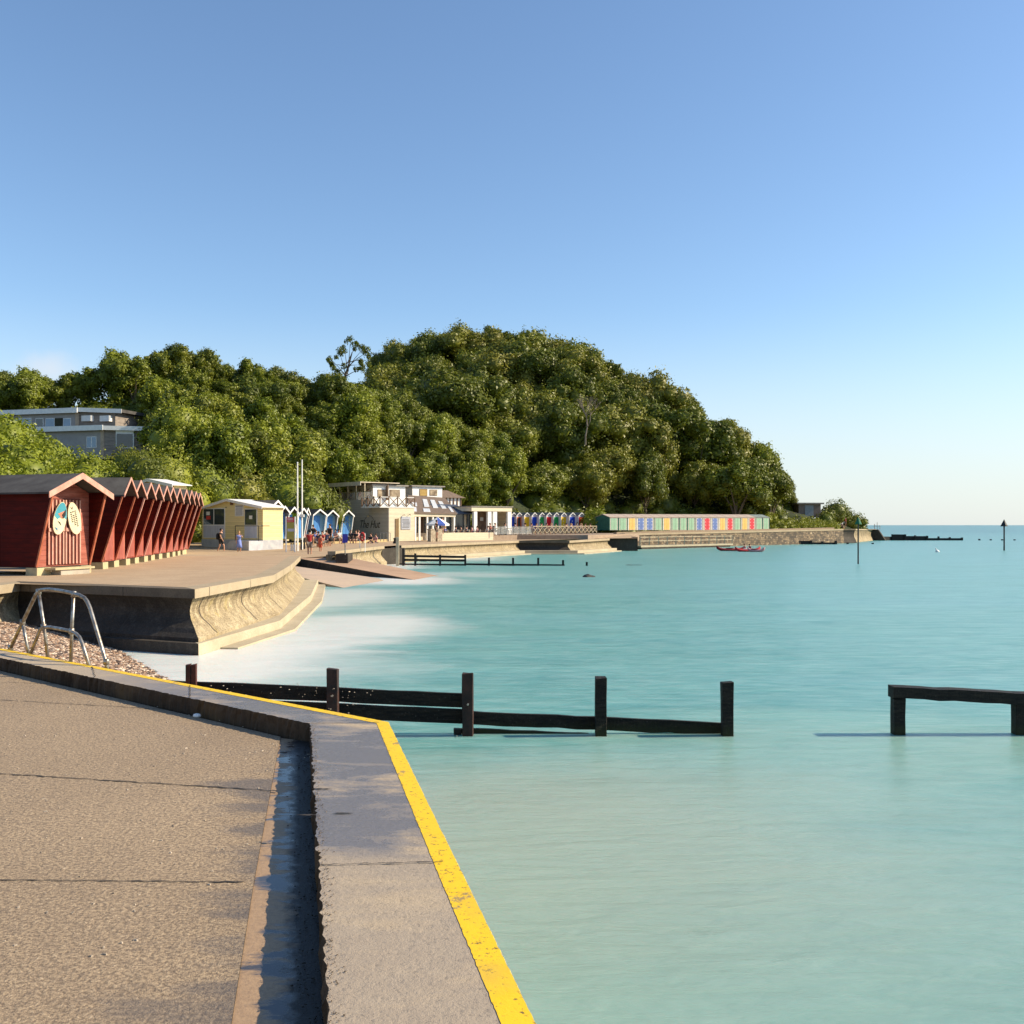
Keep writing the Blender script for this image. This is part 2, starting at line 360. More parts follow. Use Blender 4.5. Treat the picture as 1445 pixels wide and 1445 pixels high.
LM=[(60,'above the left end of the flat roofed house'),(150,'above the right part of the flat roofed house'),(225,'right of the flat roofed house'),(290,'left of the yellow cabin roof'),(370,'above the yellow cabin'),(430,'behind the flagpoles'),(490,'behind the light blue huts'),(545,'behind the cafe roof terrace'),(600,'behind the cafe balcony'),(660,'behind the sloping cafe roof'),(725,'behind the white pavilion'),(790,'behind the bright beach huts'),(850,'beside the bare dead tree'),(920,'above the left of the long hut row'),(1000,'above the middle of the long hut row'),(1060,'above the right of the long hut row'),(2000,'at the seaward end of the hill')]
TONE=['mid green','olive','mid green','olive','dark green','mid green','bright green','mid green','dark green']
def tlabel(i,p,x,y,s,far):
    w_=[t_ for q,t_ in LM if p<q][0]; top=HY-(tz(x,y)+HH[i]*s-CH)*F/y; sk=np.interp(p,SFP if far else SILP,SFL if far else SILL)
    lv='skyline' if top-sk<16 else ('foot' if tz(x,y)<7 else ('upper slope' if top-sk<70 else 'lower slope'))
    return '%s tree, %s hill %s, %s'%(TONE[i],'far' if far else 'near',lv,w_)
def plant(i,x,y,s,label,group,z=None,rz=None,sz=None):
    t,used=PROTO[i]
    o=t if not used else copy_tree(t); PROTO[i][1]=True
    o.location=(x,y,(tz(x,y) if z is None else z)); o.scale=(s*random.uniform(.85,1.2),s*random.uniform(.85,1.2),sz or s); o.rotation_euler=(0,0,random.uniform(0,6.28) if rz is None else rz)
    o['label']=label; o['group']=group; return o
def vis(x,y): return CX+x/y*F
cnt=0
HOUSE=(-57,100)
def ok_left(x,y):
    p=vis(x,y)
    if p<-230 or p>735: return False
    if p<218 and y<114: return False
    if 218<=p<285 and y<92: return False
    return tz(x,y)>2.2
pts=[]
y=78
while y<158:
    x=-112+ (y%3)
    while x<6:
        xx=x+random.uniform(-1.5,1.5); yy=y+random.uniform(-1.5,1.5)
        if ok_left(xx,yy) and not (yy>152 and vis(xx,yy)<500):
            pts.append((xx,yy))
        x+=4.7
    y+=4.6
# keep those that are in front of the left ridge
for x,y in pts:
    p=vis(x,y)
    ridgeY=np.interp(p,[0,200,400,520,600,700],[134,124,142,154,158,160])
    if y>ridgeY: continue
    low=tz(x,y)
    i=random.choice([5,6,7,8,7,5]) ; s=random.uniform(.8,1.15)
    s=fit(i,x,y,s,False)
    if s<.4: continue
    lab=tlabel(i,p,x,y,s,False)
    plant(i,x,y,s,lab,'trees of the near wooded slope'); cnt+=1
y=143
farpts=[]
while y<232:
    x=-42+(y%5)
    while x<62:
        xx=x+random.uniform(-2,2); yy=y+random.uniform(-2,2); p=vis(xx,yy)
        rY=np.interp(p,[515,690,900,1110],[236,220,206,194])
        z=tz(xx,yy)
        if 538<p<1100 and z>3.0 and yy<rY and not (p<725 and yy<160) and z>1.5: farpts.append((xx,yy,p,z))
        x+=7.3
    y+=6.8
for x,y,p,z in farpts:
    if p<720 and PX(CX,1)==0:
        pass
    if 585<p<645 and y<176 and z+9>PZ(560,y): continue
    s=random.uniform(1.0,1.5)
    if z<6: s*=.75
    if p>1060: s*=.7
    i=random.choice([0,1,2,3,4,1,3]); s=fit(i,x,y,s,True)
    if s<.4: continue
    lab=tlabel(i,p,x,y,s,True)
    plant(i,x,y,s,lab,'trees of the far headland wood'); cnt+=1
for px_,Y_ in [(1040,172),(1058,176),(1072,186),(1086,180),(1092,188),(1103,184),(1112,189),(1080,192),(1064,190),(1098,192)]:
    x=PX(px_,Y_); i=random.choice([5,6,7,8,7]); z=max(tz(x,Y_),2.4); s=min(1.5,(PZ(np.interp(px_,SFP,SFL),Y_)-z)/HH[i])
    if s>.35: plant(i,x,Y_,s,tlabel(i,px_,x,Y_,s,True),'trees of the far headland wood',z=z); cnt+=1
print('TREES',cnt)
for t,u in PROTO:
    if not u: print('unused proto')
# slender tall tree on the skyline
t=thing('slender_tree','tall slender tree with a sparse open crown standing up on the skyline','tree')
Yt=140; b0=P(478,560,Yt); m=MB(); br=[]
m.tube([b0-Vector((0,0,4)),P(480,548,Yt),P(487,532,Yt),P(493,512,Yt),P(497,497,Yt)],0,7,taper=[.25,.22,.18,.12,.07])
for q in [(475,520),(468,508),(505,515),(515,508),(510,495),(486,492),(480,500),(502,488),(518,497),(470,515),(494,486),(508,522)]:
    s0=P(486+random.uniform(0,6),533-random.uniform(0,22),Yt); e=P(q[0],q[1],Yt+random.uniform(-2.5,2.5)); br.append(e)
    m.tube([s0,(s0+e)/2+Vector((0,0,.15)),e],0,5,taper=[.07,.05,.02])
m.build('trunk',BARK,t); rg=np.random.default_rng(5); vs=[]
for e in br:
    for k in range(3):
        c=np.array(e)+rg.normal(0,.35,3); d=rdirs(75,rg); r_=rg.uniform(.35,.62)
        vs.append(leaf_quads(c+d*r_*rg.uniform(.4,1,(75,1)),d,.24,.8,rg))
mesh_from_quads('crown',np.concatenate(vs),LEAF4,None,t)
# bare dead tree in the far wood
def bare(name,label,p0,p1,seed,scale=1):
    t=thing(name,label,'tree'); rg=random.Random(seed); m=MB()
    def rec(p,d,L,r,k):
        q=p+d*L; m.tube([p,(p+q)/2+Vector((rg.uniform(-.1,.1),rg.uniform(-.1,.1),0))*L,q],0,5,taper=[r,r*.85,r*.65])
        if k==0: return
        for i in range(3 if k>1 else 2):
            dd=(d+Vector((rg.uniform(-.8,.8),rg.uniform(-.6,.6),rg.uniform(-.1,.6)))).normalized(); rec(q,dd,L*.72,r*.6,k-1)
    rec(p0,(p1-p0).normalized(),(p1-p0).length*.42,.15*scale,4)
    m.build('trunk',mat('pale_dead_bark',(.24,.19,.14),(.15,.12,.09),sc=5),t); return t
bare('dead_tree','bare pale dead tree with twisted branches in front of the far wood',P(826,628,150),P(832,570,150),4)
# shrubs
def shrub_blob(name,label,cat,pts,leaf,lm,seed,group=None,density=90):
    """pts list (x,y,z,r): mound of leaf clumps"""
    rg=np.random.default_rng(seed); vs=[];ev=[];ef=[];b=0
    for x,y,z,r in pts:
        n=int(density*r*r/(leaf*leaf)*.12)+60; d=rdirs(n,rg,.5)
        k=1+.16*np.sin(d[:,0]*8+x)+.14*np.sin(d[:,1]*9+d[:,2]*5+y)
        p=np.array([x,y,z])+d*(r*k*rg.uniform(.82,1.1,n))[:,None]
        vs.append(leaf_quads(p,d,leaf,.7,rg)); ev.append(np.array([x,y,z])+ICO[0]*r*.8); ef+=[[b+i for i in f] for f in ICO[1]]; b+=len(ICO[0])
    o=mesh_from_quads(name,np.concatenate(vs),lm,(np.concatenate(ev),ef)); return tag(o,label,cat,group)
# leafy bank above the red huts, up to the house
bank=[]
for k in range(680):
    Y=random.uniform(38,92); px=random.uniform(-330,175 if Y>60 else 120); x=PX(px,Y); z=tz(x,Y)
    if x>-20.5: continue
    lim=np.interp(px,[-60,0,60,110,150,175],[575,588,602,606,630,660]); top=PZ(lim,Y)
    r=random.uniform(.9,1.7)
    if z+r>top: z=top-r
    bank.append((x,Y,z,r))
tag(shrub_blob('leafy_bank',None,None,bank,.2,LEAF3,3,density=70),kind='stuff')
# understorey along the foot of the wood
und=[]
foot=[(-33,66),(-29,78),(-23,90),(-24,108),(-14,124),(-4,133),(4,139),(13,141),(22,149),(38,163),(46,172)]
for k in range(260):
    t_=random.uniform(0,len(foot)-1.001); i=int(t_); f_=t_-i
    x=foot[i][0]*(1-f_)+foot[i+1][0]*f_; y=foot[i][1]*(1-f_)+foot[i+1][1]*f_
    o_=random.uniform(0,7); x-=o_*.6; y+=o_*.8
    r=random.uniform(.8,1.6); und.append((x,y,max(tz(x,y),1.0)+r*.3,r))
tag(shrub_blob('undergrowth',None,None,und,.28,LEAF1,8,density=60),kind='stuff')
# ground cover on the wooded slopes, fills the shade between the trunks
fill=[]
while len(fill)<900:
    Y=random.uniform(78,225); px=random.uniform(-60,1110); x=PX(px,Y); z=tz(x,Y)
    if z<1.8 or (px<218 and Y<112) or (px<285 and Y<88): continue
    if Y>np.interp(px,[-60,200,500,540,690,900,1110],[138,130,160,236,220,206,194]): continue
    if Y>158 and px<500: continue
    r=random.uniform(1.0,2.2)*(1.25 if Y>150 else 1); fill.append((x,Y,z+r*.15,r))
rgx=np.random.default_rng(77)
tag(shrub_blob('woodland_undergrowth',None,None,fill,.36,LEAF4,18,density=38),kind='stuff')
def bush(px,py,Y,r,lm,label,seed,n=6,name='bush',group=None,leaf=.22,z0=None):
    rg=random.Random(seed); c=P(px,py,Y); L=[(c.x,c.y,c.z-r,r)]
    for k in range(n): L.append((c.x+rg.uniform(-r,r),c.y+rg.uniform(-r*.6,r*.6),c.z-r*rg.uniform(1.0,1.9),r*rg.uniform(.5,.8)))
    return shrub_blob(name,label,'bush',L,leaf,lm,seed,group)
bush(252,565,96,2.2,LEAF3,'rounded bright green bush on the slope right of the white trimmed house',21,9)
bush(178,632,72,1.2,LEAF2,'rust tinted bush below the lower corner of the flat roofed house',22,7,leaf=.17)
bush(235,635,76,2.4,LEAF3,'broad light green bush behind the roofs of the red huts',23,9,leaf=.2)
bush(290,655,78,1.9,LEAF1,'green bush left above the yellow cabin roof',24,8,leaf=.2)
bush(205,640,66,1.5,LEAF4,'dark green bush behind the middle of the red hut row',26,8,leaf=.17)
bush(345,668,82,1.7,LEAF2,'olive bush directly above the ridge of the yellow cabin',27,8,leaf=.2)
bush(405,668,92,2.6,LEAF1,'tall glossy bush beside the two flagpoles',28,10,leaf=.24)
bush(438,672,94,2.3,LEAF4,'dark leafy bush leaning over the blue huts next to the cafe',29,10,leaf=.24)
bush(842,718,134,1.8,LEAF3,'light green bush between the red hut and the green ended row',30,6)
bush(1180,706,190,2.3,LEAF4,'round dark bush on the headland right of the concrete lookout',31,9,leaf=.3)
bush(1207,724,192,1.6,LEAF2,'small windswept bush at the tip of the headland',32,6,leaf=.28)
bush(1165,722,186,1.7,LEAF1,'low green bush at the foot of the concrete lookout',33,7,leaf=.28)
gr=[]
for k in range(110):
    px=random.uniform(1082,1185); Y=random.uniform(168,186); z=PZ(np.interp(px,[1082,1110,1140,1185],[716,728,734,744]),184); 
    r=random.uniform(.6,1.2); gr.append((PX(px,Y),Y,np.interp(Y,[166,186],[1.6,z])-r*.2,r))
tag(shrub_blob('headland_scrub',None,None,gr,.25,LEAF3,9),kind='stuff')
# ------------------------------------------------------------ sea
def blob(nt,vec,cx,cy,rx,ry,nz,amt=.6):
    v=nt.nodes.new('ShaderNodeVectorMath'); v.operation='SUBTRACT'; v.inputs[1].default_value=(cx,cy,0); nt.links.new(vec,v.inputs[0])
    d=nt.nodes.new('ShaderNodeVectorMath'); d.operation='DIVIDE'; d.inputs[1].default_value=(rx,ry,1); nt.links.new(v.outputs[0],d.inputs[0])
    l=nt.nodes.new('ShaderNodeVectorMath'); l.operation='LENGTH'; nt.links.new(d.outputs[0],l.inputs[0])
    x=mth(nt,'ADD',l.outputs['Value'],mth(nt,'MULTIPLY',mth(nt,'SUBTRACT',nz,.5),amt*2))
    mr=nt.nodes.new('ShaderNodeMapRange'); mr.interpolation_type='SMOOTHSTEP'; mr.inputs[1].default_value=.25; mr.inputs[2].default_value=1.1
    mr.inputs[3].default_value=1; mr.inputs[4].default_value=0; nt.links.new(x,mr.inputs[0]); return mr.outputs[0]
m_,nt,b=newmat('sea_water'); tc=nt.nodes.new('ShaderNodeTexCoord'); ob=tc.outputs['Object']
def cs_(s): 
    mp=nt.nodes.new('ShaderNodeMapping'); mp.inputs['Scale'].default_value=s; nt.links.new(ob,mp.inputs[0]); return mp.outputs[0]
nA=noise(nt,cs_((.05,.16,1)),1.0,5,.6,.4); nB=noise(nt,cs_((.22,.8,1)),1.0,6,.6,.6); nC=noise(nt,cs_((1.3,5.0,1)),1.0,5,.65,.5); nF=noise(nt,cs_((.18,.3,1)),1.0,5,.6,.8)
col=mixc(nt,ramp(nt,nA,[(.35,0.0),(.65,1.0)]),(.07,.225,.205),(.085,.245,.255))
col=mixc(nt,mth(nt,'MULTIPLY',ramp(nt,nB,[(.35,0.0),(.7,1.0)]),.6),col,(.16,.36,.34))
col=mixc(nt,mth(nt,'MULTIPLY',ramp(nt,nC,[(.4,0.0),(.75,1.0)]),.5),col,(.3,.47,.45))
# far water: deeper, bluer
sp=nt.nodes.new('ShaderNodeSeparateXYZ'); nt.links.new(ob,sp.inputs[0])
mr=nt.nodes.new('ShaderNodeMapRange'); mr.inputs[1].default_value=50; mr.inputs[2].default_value=420; nt.links.new(sp.outputs[1],mr.inputs[0])
col=mixc(nt,mth(nt,'MULTIPLY',mr.outputs[0],.7),col,(.055,.15,.16))
# milky, sand-laden water towards the shore and behind the groyne
sand=blob(nt,ob,0.2,8.8,4.2,4.0,nF,.45); col=mixc(nt,mth(nt,'MULTIPLY',sand,.85),col,(.32,.34,.26))
mid=blob(nt,ob,4.5,12.5,5,3.2,nF,.5); col=mixc(nt,mth(nt,'MULTIPLY',mid,.35),col,(.28,.40,.33))
near=blob(nt,ob,3.0,6.5,10,7,nF,.5); col=mixc(nt,mth(nt,'MULTIPLY',near,.6),col,(.24,.35,.31))
for a in [(-6.2,20,4.4,6.5,.95),(-4.6,27,3.4,7,.85),(-7,38,3.6,9,.7),(-4,15,2.6,3.5,.55),(-5.5,50,4,5,.95),(-8.2,68,3,9,.9),(-3.5,84,4,8,.5),(-3.6,56,6,4,.4)]:
    f=blob(nt,ob,*a[:4],nF,.5); col=mixc(nt,mth(nt,'MULTIPLY',f,a[4]),col,(.62,.63,.60))
nt.links.new(col,b.inputs['Base Color'])
b.inputs['Roughness'].default_value=.3; b.inputs['IOR'].default_value=1.33; b.inputs['Specular IOR Level'].default_value=.25
bump(nt,b,mth(nt,'ADD',mth(nt,'MULTIPLY',nC,.5),mth(nt,'MULTIPLY',nB,1.4)),.6,.08)
b.inputs['Subsurface Weight'].default_value=.8; b.inputs['Subsurface Radius'].default_value=(.5,1,1); b.inputs['Subsurface Scale'].default_value=.35
SEA=m_
m=MB(); m.add([(-15,-60,0),(20000,-60,0),(20000,30000,0),(-15000,30000,0),(-15000,230,0),(-15,230,0)],[(0,1,2,3,4,5)])
tag(m.build('sea',SEA),kind='structure')
m=MB(); m.add([(-40000,-300,-6),(40000,-300,-6),(40000,30000,-6),(-40000,30000,-6)],[(0,1,2,3)])
tag(m.build('seabed',LEAFLITTER),kind='structure')
# ------------------------------------------------------------ promenade
PAVE=concrete('promenade_concrete',(.46,.34,.22),(.38,.27,.17),(.2,.14,.1),bsc=25)
rows=[[(-45,-2,1.38),(-12.55,-2,1.38),(-12.5,-2,1.38)],[(-45,24,1.38),(-12.55,24.2,1.38),(-12.5,24.2,1.38)],
 [(-45,24.4,1.38),(-12.3,24.5,1.38),(-7.4,22.3,1.38)],[(-45,28,1.38),(-12.5,28.2,1.38),(-7.1,28,1.38)],
 [(-45,45.7,1.38),(-20,45.7,1.38),(-10.1,45.7,1.38)],[(-45,56,1.38),(-20,56,1.15),(-13.4,58,.86)],[(-45,61.5,1.2),(-20,61.5,1.0),(-12.9,60.3,.79)],
 [(-45,68,1.3),(-18,68,1.0),(-10.45,61.5,.95)],[(-45,75,1.5),(-17,76,1.15),(-9.3,70,1.29)],[(-45,85,1.4),(-15,88,1.2),(-8.4,75.6,1.27)],
 [(-45,105,1.2),(-12,98.5,1.2),(-4.1,88,1.23)],[(-30,125,1.2),(-3,114,1.25),(.2,97.6,1.27)],[(-10,150,1.3),(6,128,1.4),(10.2,107.5,1.37)],
 [(0,160,1.7),(13,128,1.7),(13.4,118.7,1.75)],[(20,172,2),(33,146,2.05),(32.3,136.7,2.0)],[(45,180,2.2),(51,163,2.15),(51.2,154.7,2.15)],[(60,197,2.1),(66,190,2.05),(67.6,183,2.0)]]
m=MB(); m.v=[Vector(p) for r_ in rows for p in r_]
for i in range(len(rows)-1):
    for j in range(2): a=i*3+j; m.f.append((a,a+1,a+4,a+3))
tag(m.build('promenade',PAVE),kind='structure')
# ------------------------------------------------------------ sea walls
def offs(path):
    out=[]
    for i,p in enumerate(path):
        p=Vector(p); ns=[]
        for a,b_ in ((i-1,i),(i,i+1)):
            if a>=0 and b_<len(path):
                d=(Vector(path[b_])-Vector(path[a])); d.z=0; d.normalize(); ns.append(Vector((d.y,-d.x,0)))
        n=sum(ns,Vector()).normalized(); k=1/max(.35,n.dot(ns[0])); out.append(n*k)
    return out
def sweep(m,path,prof,seg=None,nrm=None):
    of=nrm or offs(path); n=len(prof); b0=len(m.v)
    for p,o_ in zip(path,of):
        for q in prof:
            x,zmode=q[0],q[1]; z=p[2]+zmode if len(q)<3 else zmode
            m.v.append(Vector((p[0],p[1],0))+o_*x+Vector((0,0,z)))
    for i in range(len(path)-1):
        if seg and i not in seg: continue
        for j in range(n):
            a=b0+i*n+j; b_=b0+i*n+(j+1)%n; m.f.append((a,b_,b_+n,a+n))
    m.f.append(tuple(b0+j for j in range(n))); e=b0+(len(path)-1)*n; m.f.append(tuple(e+j for j in range(n-1,-1,-1)))
WALLC=concrete('sea_wall_concrete',(.56,.46,.29),(.44,.35,.2),(.12,.09,.06),stain=.85,vertical=True,bsc=30)
WALLD=concrete('shade_darkened_concrete',(.06,.05,.04),(.028,.024,.02),(.13,.11,.09),stain=.6,vertical=True,bsc=30,ochre=(.04,.035,.025))  # dark copy of the wall concrete, shade painted in as near-black colour
CAPC=concrete('coping_concrete',(.42,.34,.23),(.33,.26,.17),(.16,.12,.08),bsc=40)
JOINTM=mat('dark_joint',(.05,.04,.03),bmp=0)
COPD=concrete('shade_darkened_coping',(.2,.16,.11),(.08,.065,.05),(.03,.025,.02),bsc=30)  # darker coping copy for the shaded run, shade put into the colour
def curve_prof(capz,foot=.33):
    pts=[(-.09,-.2)]
    H=capz-.2-foot
    for k in range(1,10):
        t=k/9; u=1-t
        x=-.09-.13*math.sin(math.pi*min(1,t*1.25))**1 if t<.8 else None
        # concave: deepest at 35%, kicks out at the foot
        x=-.09-.16*math.sin(math.pi*min(t/.75,1.0))*1.0+.27*max(0,(t-.5)/.5)**2
        pts.append((x,-.2-H*t))
    return pts
def cut(path,dists):
    """points at distances along a path"""
    res=[]; acc=0
    for i in range(len(path)-1):
        a=Vector(path[i]); b_=Vector(path[i+1]); L=(b_-a).length
        for d in dists:
            if acc<=d<acc+L: res.append((a+(b_-a)*((d-acc)/L),(b_-a).normalized()))
        acc+=L
    return res
def seawall(name,label,path,foot=.33,dark=None,ledges=True,joint=4.0,depth=.6):
    t=thing(name,label,'sea wall')
    capz=path[0][2]; pr=curve_prof(capz,foot); body=[(-depth,-.2)]+pr+[(pr[-1][0],-capz-.6),(-depth,-capz-.6)]
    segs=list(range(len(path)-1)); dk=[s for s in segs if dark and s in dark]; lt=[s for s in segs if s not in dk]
    if lt: 
        m=MB(); sweep(m,path,body,lt); m.build('wall_face',WALLC,t)
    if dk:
        m=MB(); sweep(m,path,body,dk); o=m.build('wall_face',WALLD,t); o['label']='wall face with shade painted into its colour, turned away from the sun'
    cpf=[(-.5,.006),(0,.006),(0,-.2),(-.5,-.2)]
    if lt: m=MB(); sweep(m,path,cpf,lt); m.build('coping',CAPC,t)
    if dk: m=MB(); sweep(m,path,[(-.5,.0055),(-.001,.0055),(-.001,-.2),(-.5,-.2)],dk); o=m.build('coping',COPD,t); o['label']='coping with shade painted into its dark face'
    tot=sum((Vector(path[i+1])-Vector(path[i])).length for i in segs)
    mj=MB()
    for p,d in cut(path,np.arange(joint*.6,tot,joint)):
        n=Vector((d.y,-d.x,0)).normalized(); e=d*.022
        for j in range(len(pr)-1):
            a=p+n*(pr[j][0]+.006)+Vector((0,0,pr[j][1])); b_=p+n*(pr[j+1][0]+.006)+Vector((0,0,pr[j+1][1]))
            mj.add([a-e,a+e,b_+e,b_-e],[(0,1,2,3)])
        a=p+n*.004; mj.add([a-e*.5+Vector((0,0,0)),a+e*.5,a+e*.5-Vector((0,0,.2)),a-e*.5-Vector((0,0,.2))],[(0,1,2,3)])
        mj.add([a-e*.5+Vector((0,0,.0085))-n*.5,a+e*.5+Vector((0,0,.0085))-n*.5,a+e*.5+Vector((0,0,.0085)),a-e*.5+Vector((0,0,.0085))],[(0,1,2,3)])
    if mj.v: mj.build('joint',JOINTM,t)
    return t
def wallmat():
    m,nt,b=newmat('sea_wall_weathered'); v=coords(nt)
    tc=nt.nodes.new('ShaderNodeTexCoord'); sp=nt.nodes.new('ShaderNodeSeparateXYZ'); nt.links.new(tc.outputs['Object'],sp.inputs[0])
    hi=nt.nodes.new('ShaderNodeMapRange'); hi.inputs[1].default_value=.35; hi.inputs[2].default_value=1.2; nt.links.new(sp.outputs[2],hi.inputs[0])
    nb=noise(nt,v,1.1,6,.62); nm=noise(nt,v,5,7,.72); nf=noise(nt,v,26,5,.75); nv=noise(nt,coords(nt,(3.5,3.5,.9)),1.6,8,.75); no=noise(nt,coords(nt,(2,2,1.4)),1.3,7,.7)
    col=mixc(nt,ramp(nt,nb,[(.35,0.0),(.65,1.0)]),(.36,.28,.17),(.54,.45,.29))
    col=mixc(nt,ramp(nt,nm,[(.42,.0),(.62,.7)]),col,(.26,.20,.12))
    col=mixc(nt,mth(nt,'MULTIPLY',ramp(nt,nv,[(.40,0.0),(.56,1.0)]),mth(nt,'ADD',.3,mth(nt,'MULTIPLY',hi.outputs[0],.65))),col,(.11,.08,.045))
    col=mixc(nt,ramp(nt,no,[(.56,0.0),(.68,.5)]),col,(.38,.29,.09))
    col=mixc(nt,ramp(nt,nf,[(.36,.75),(.5,0.0)]),col,(.1,.08,.05)); col=mixc(nt,ramp(nt,nf,[(.56,0.0),(.68,.5)]),col,(.66,.58,.42))
    nt.links.new(col,b.inputs['Base Color']); b.inputs['Roughness'].default_value=.85; b.inputs['Specular IOR Level'].default_value=.2
    bump(nt,b,mth(nt,'ADD',nf,mth(nt,'MULTIPLY',nm,2)),.8,.015); return m
WALLC=wallmat()
# near wall
pathA=[(-12.05,-2,1.38),(-12.05,24.3,1.38),(-6.985,21.85,1.38),(-6.73,28.0,1.38),(-7.9,35.5,1.38),(-9.74,45.7,1.38)]
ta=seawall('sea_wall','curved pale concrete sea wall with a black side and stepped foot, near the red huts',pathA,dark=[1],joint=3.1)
pl=[(-12.2,24.1,.25),(-6.985,21.75,.25),(-6.45,26.3,.27),(-7.5,35.5,.3),(-9.2,45.5,.3)]
LEDGE=concrete('ledge_concrete',(.5,.43,.31),(.38,.32,.22),(.16,.13,.08),bsc=30)
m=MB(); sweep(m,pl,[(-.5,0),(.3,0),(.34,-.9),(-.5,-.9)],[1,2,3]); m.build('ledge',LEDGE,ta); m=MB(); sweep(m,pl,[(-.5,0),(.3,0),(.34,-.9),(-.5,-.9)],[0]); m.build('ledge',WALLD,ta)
pl2=[(-6.4,22.4,.035),(-5.95,26.2,.06),(-7.05,35.6,.08),(-8.8,45.6,.08)]
m=MB(); sweep(m,pl2,[(-.7,0),(.22,0),(.3,-.9),(-.7,-.9)]); m.build('ledge',LEDGE,ta)
# wall beyond the slipway
pathB=[(-10.6,59.6,1.22),(-9.9,64,1.28),(-9.0,70,1.33)]
seawall('sea_wall','short curved concrete sea wall between the red slipway and the dark recess below the cafe',pathB,foot=.1,joint=3)
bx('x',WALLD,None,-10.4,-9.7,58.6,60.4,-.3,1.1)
o=bpy.context.scene.collection.objects[-1]; o.name='concrete_block'; tag(o,'dark weedy concrete block carrying the blue sign at the top of the slipway','block')
t=thing('recess_wall','shaded block wall closing the recess beside the short curved wall','sea wall'); 
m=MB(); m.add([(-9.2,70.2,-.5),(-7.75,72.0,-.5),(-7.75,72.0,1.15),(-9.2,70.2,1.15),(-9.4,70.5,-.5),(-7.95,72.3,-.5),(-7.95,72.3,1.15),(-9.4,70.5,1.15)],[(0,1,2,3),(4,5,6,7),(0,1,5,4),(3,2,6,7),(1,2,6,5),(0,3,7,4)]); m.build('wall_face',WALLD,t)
pathC=[(-8.3,74.5,1.27),(-3.9,86.5,1.27),(.7,97.2,1.27),(5.6,96.6,1.27),(10.5,106.5,1.37)]
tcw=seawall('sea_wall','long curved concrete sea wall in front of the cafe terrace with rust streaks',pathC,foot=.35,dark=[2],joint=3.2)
m=MB(); sweep(m,[(-7.6,76.5,.35),(-3.6,86.2,.35),(1.0,95.6,.35),(6.1,96.0,.35),(10.9,106.3,.35)],[(-.8,0),(.35,0),(.35,-.9),(-.8,-.9)]); m.build('ledge',LEDGE,tcw)
m=MB(); sweep(m,[(-6.9,76.6,.1),(-3.0,86.0,.1),(1.6,94.8,.1),(6.7,95.4,.1),(11.4,106,.1)],[(-.8,0),(.35,0),(.35,-.9),(-.8,-.9)]); m.build('ledge',LEDGE,tcw)
# stone wall
m_,nt,b=newmat('rubble_stone'); tcn=nt.nodes.new('ShaderNodeTexCoord'); sp=nt.nodes.new('ShaderNodeSeparateXYZ'); nt.links.new(tcn.outputs['Object'],sp.inputs[0])
cx=nt.nodes.new('ShaderNodeCombineXYZ'); nt.links.new(mth(nt,'ADD',sp.outputs[0],sp.outputs[1]),cx.inputs[0]); nt.links.new(sp.outputs[2],cx.inputs[1])
bt=nt.nodes.new('ShaderNodeTexBrick'); bt.inputs['Scale'].default_value=1; bt.inputs['Brick Width'].default_value=.62; bt.inputs['Row Height'].default_value=.26; bt.inputs['Mortar Size'].default_value=.025
bt.inputs['Color1'].default_value=(.3,.21,.12,1); bt.inputs['Color2'].default_value=(.07,.05,.035,1); bt.inputs['Mortar'].default_value=(.05,.04,.03,1); bt.squash=1.4; bt.squash_frequency=3
nv=nt.nodes.new('ShaderNodeVectorMath'); nv.operation='ADD'; nzz=N(nt,'ShaderNodeTexNoise'); nzz.inputs['Scale'].default_value=1.5; nt.links.new(tcn.outputs['Object'],nzz.inputs['Vector'])
sv=nt.nodes.new('ShaderNodeVectorMath'); sv.operation='SCALE'; sv.inputs['Scale'].default_value=.25; nt.links.new(nzz.outputs['Color'],sv.inputs[0])
nt.links.new(cx.outputs[0],nv.inputs[0]); nt.links.new(sv.outputs[0],nv.inputs[1]); nt.links.new(nv.outputs[0],bt.inputs['Vector'])
n1=noise(nt,coords(nt),1.2,5); cc=mixc(nt,ramp(nt,n1,[(.42,0.0),(.68,.8)]),bt.outputs['Color'],(.04,.033,.025))
n2=noise(nt,coords(nt),2.2,5); cc=mixc(nt,ramp(nt,n2,[(.6,0.0),(.74,.8)]),cc,(.5,.4,.27))
nt.links.new(cc,b.inputs['Base Color']); b.inputs['Roughness'].default_value=.9; bump(nt,b,bt.outputs['Fac'],-.8,.05); STONE=m_
pathD=[(13.4,117.8,1.79),(51.4,154.0,2.2)]
t=thing('stone_sea_wall','long dark rubble stone sea wall below the row of green ended huts','sea wall')
m=MB(); sweep(m,pathD,[(-.8,-.22),(-.02,-.22),(.25,-2.9),(-.8,-2.9)]); m.build('wall_face',STONE,t)
m=MB(); sweep(m,pathD,[(-.8,.005),(.06,.005),(.06,-.22),(-.8,-.22)]); m.build('coping',CAPC,t)
m=MB(); sweep(m,[(12.6,119.5,1.95),(50.5,155.4,2.42)],[(-.5,0),(0,0),(0,-.5),(-.5,-.5)]); m.build('upper_kerb',mat('brown_kerb',(.27,.2,.13)),t)
t=thing('recess_wall','dark recess between the cafe sea wall and the stone wall','sea wall')
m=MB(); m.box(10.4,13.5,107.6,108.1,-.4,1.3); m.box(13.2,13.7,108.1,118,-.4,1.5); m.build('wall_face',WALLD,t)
m=MB(); m.add([(10.3,106.6,1.374),(13.7,107.3,1.4),(14.0,119,1.78),(10,119,1.6)],[(0,1,2,3)]); tag(m.build('landing_path',PAVE),kind='structure')
pathE=[(51.4,154.0,2.2),(53.9,155.6,2.2),(54.6,158.8,2.2),(65.6,180.6,2.05),(67.8,184.5,2.05)]
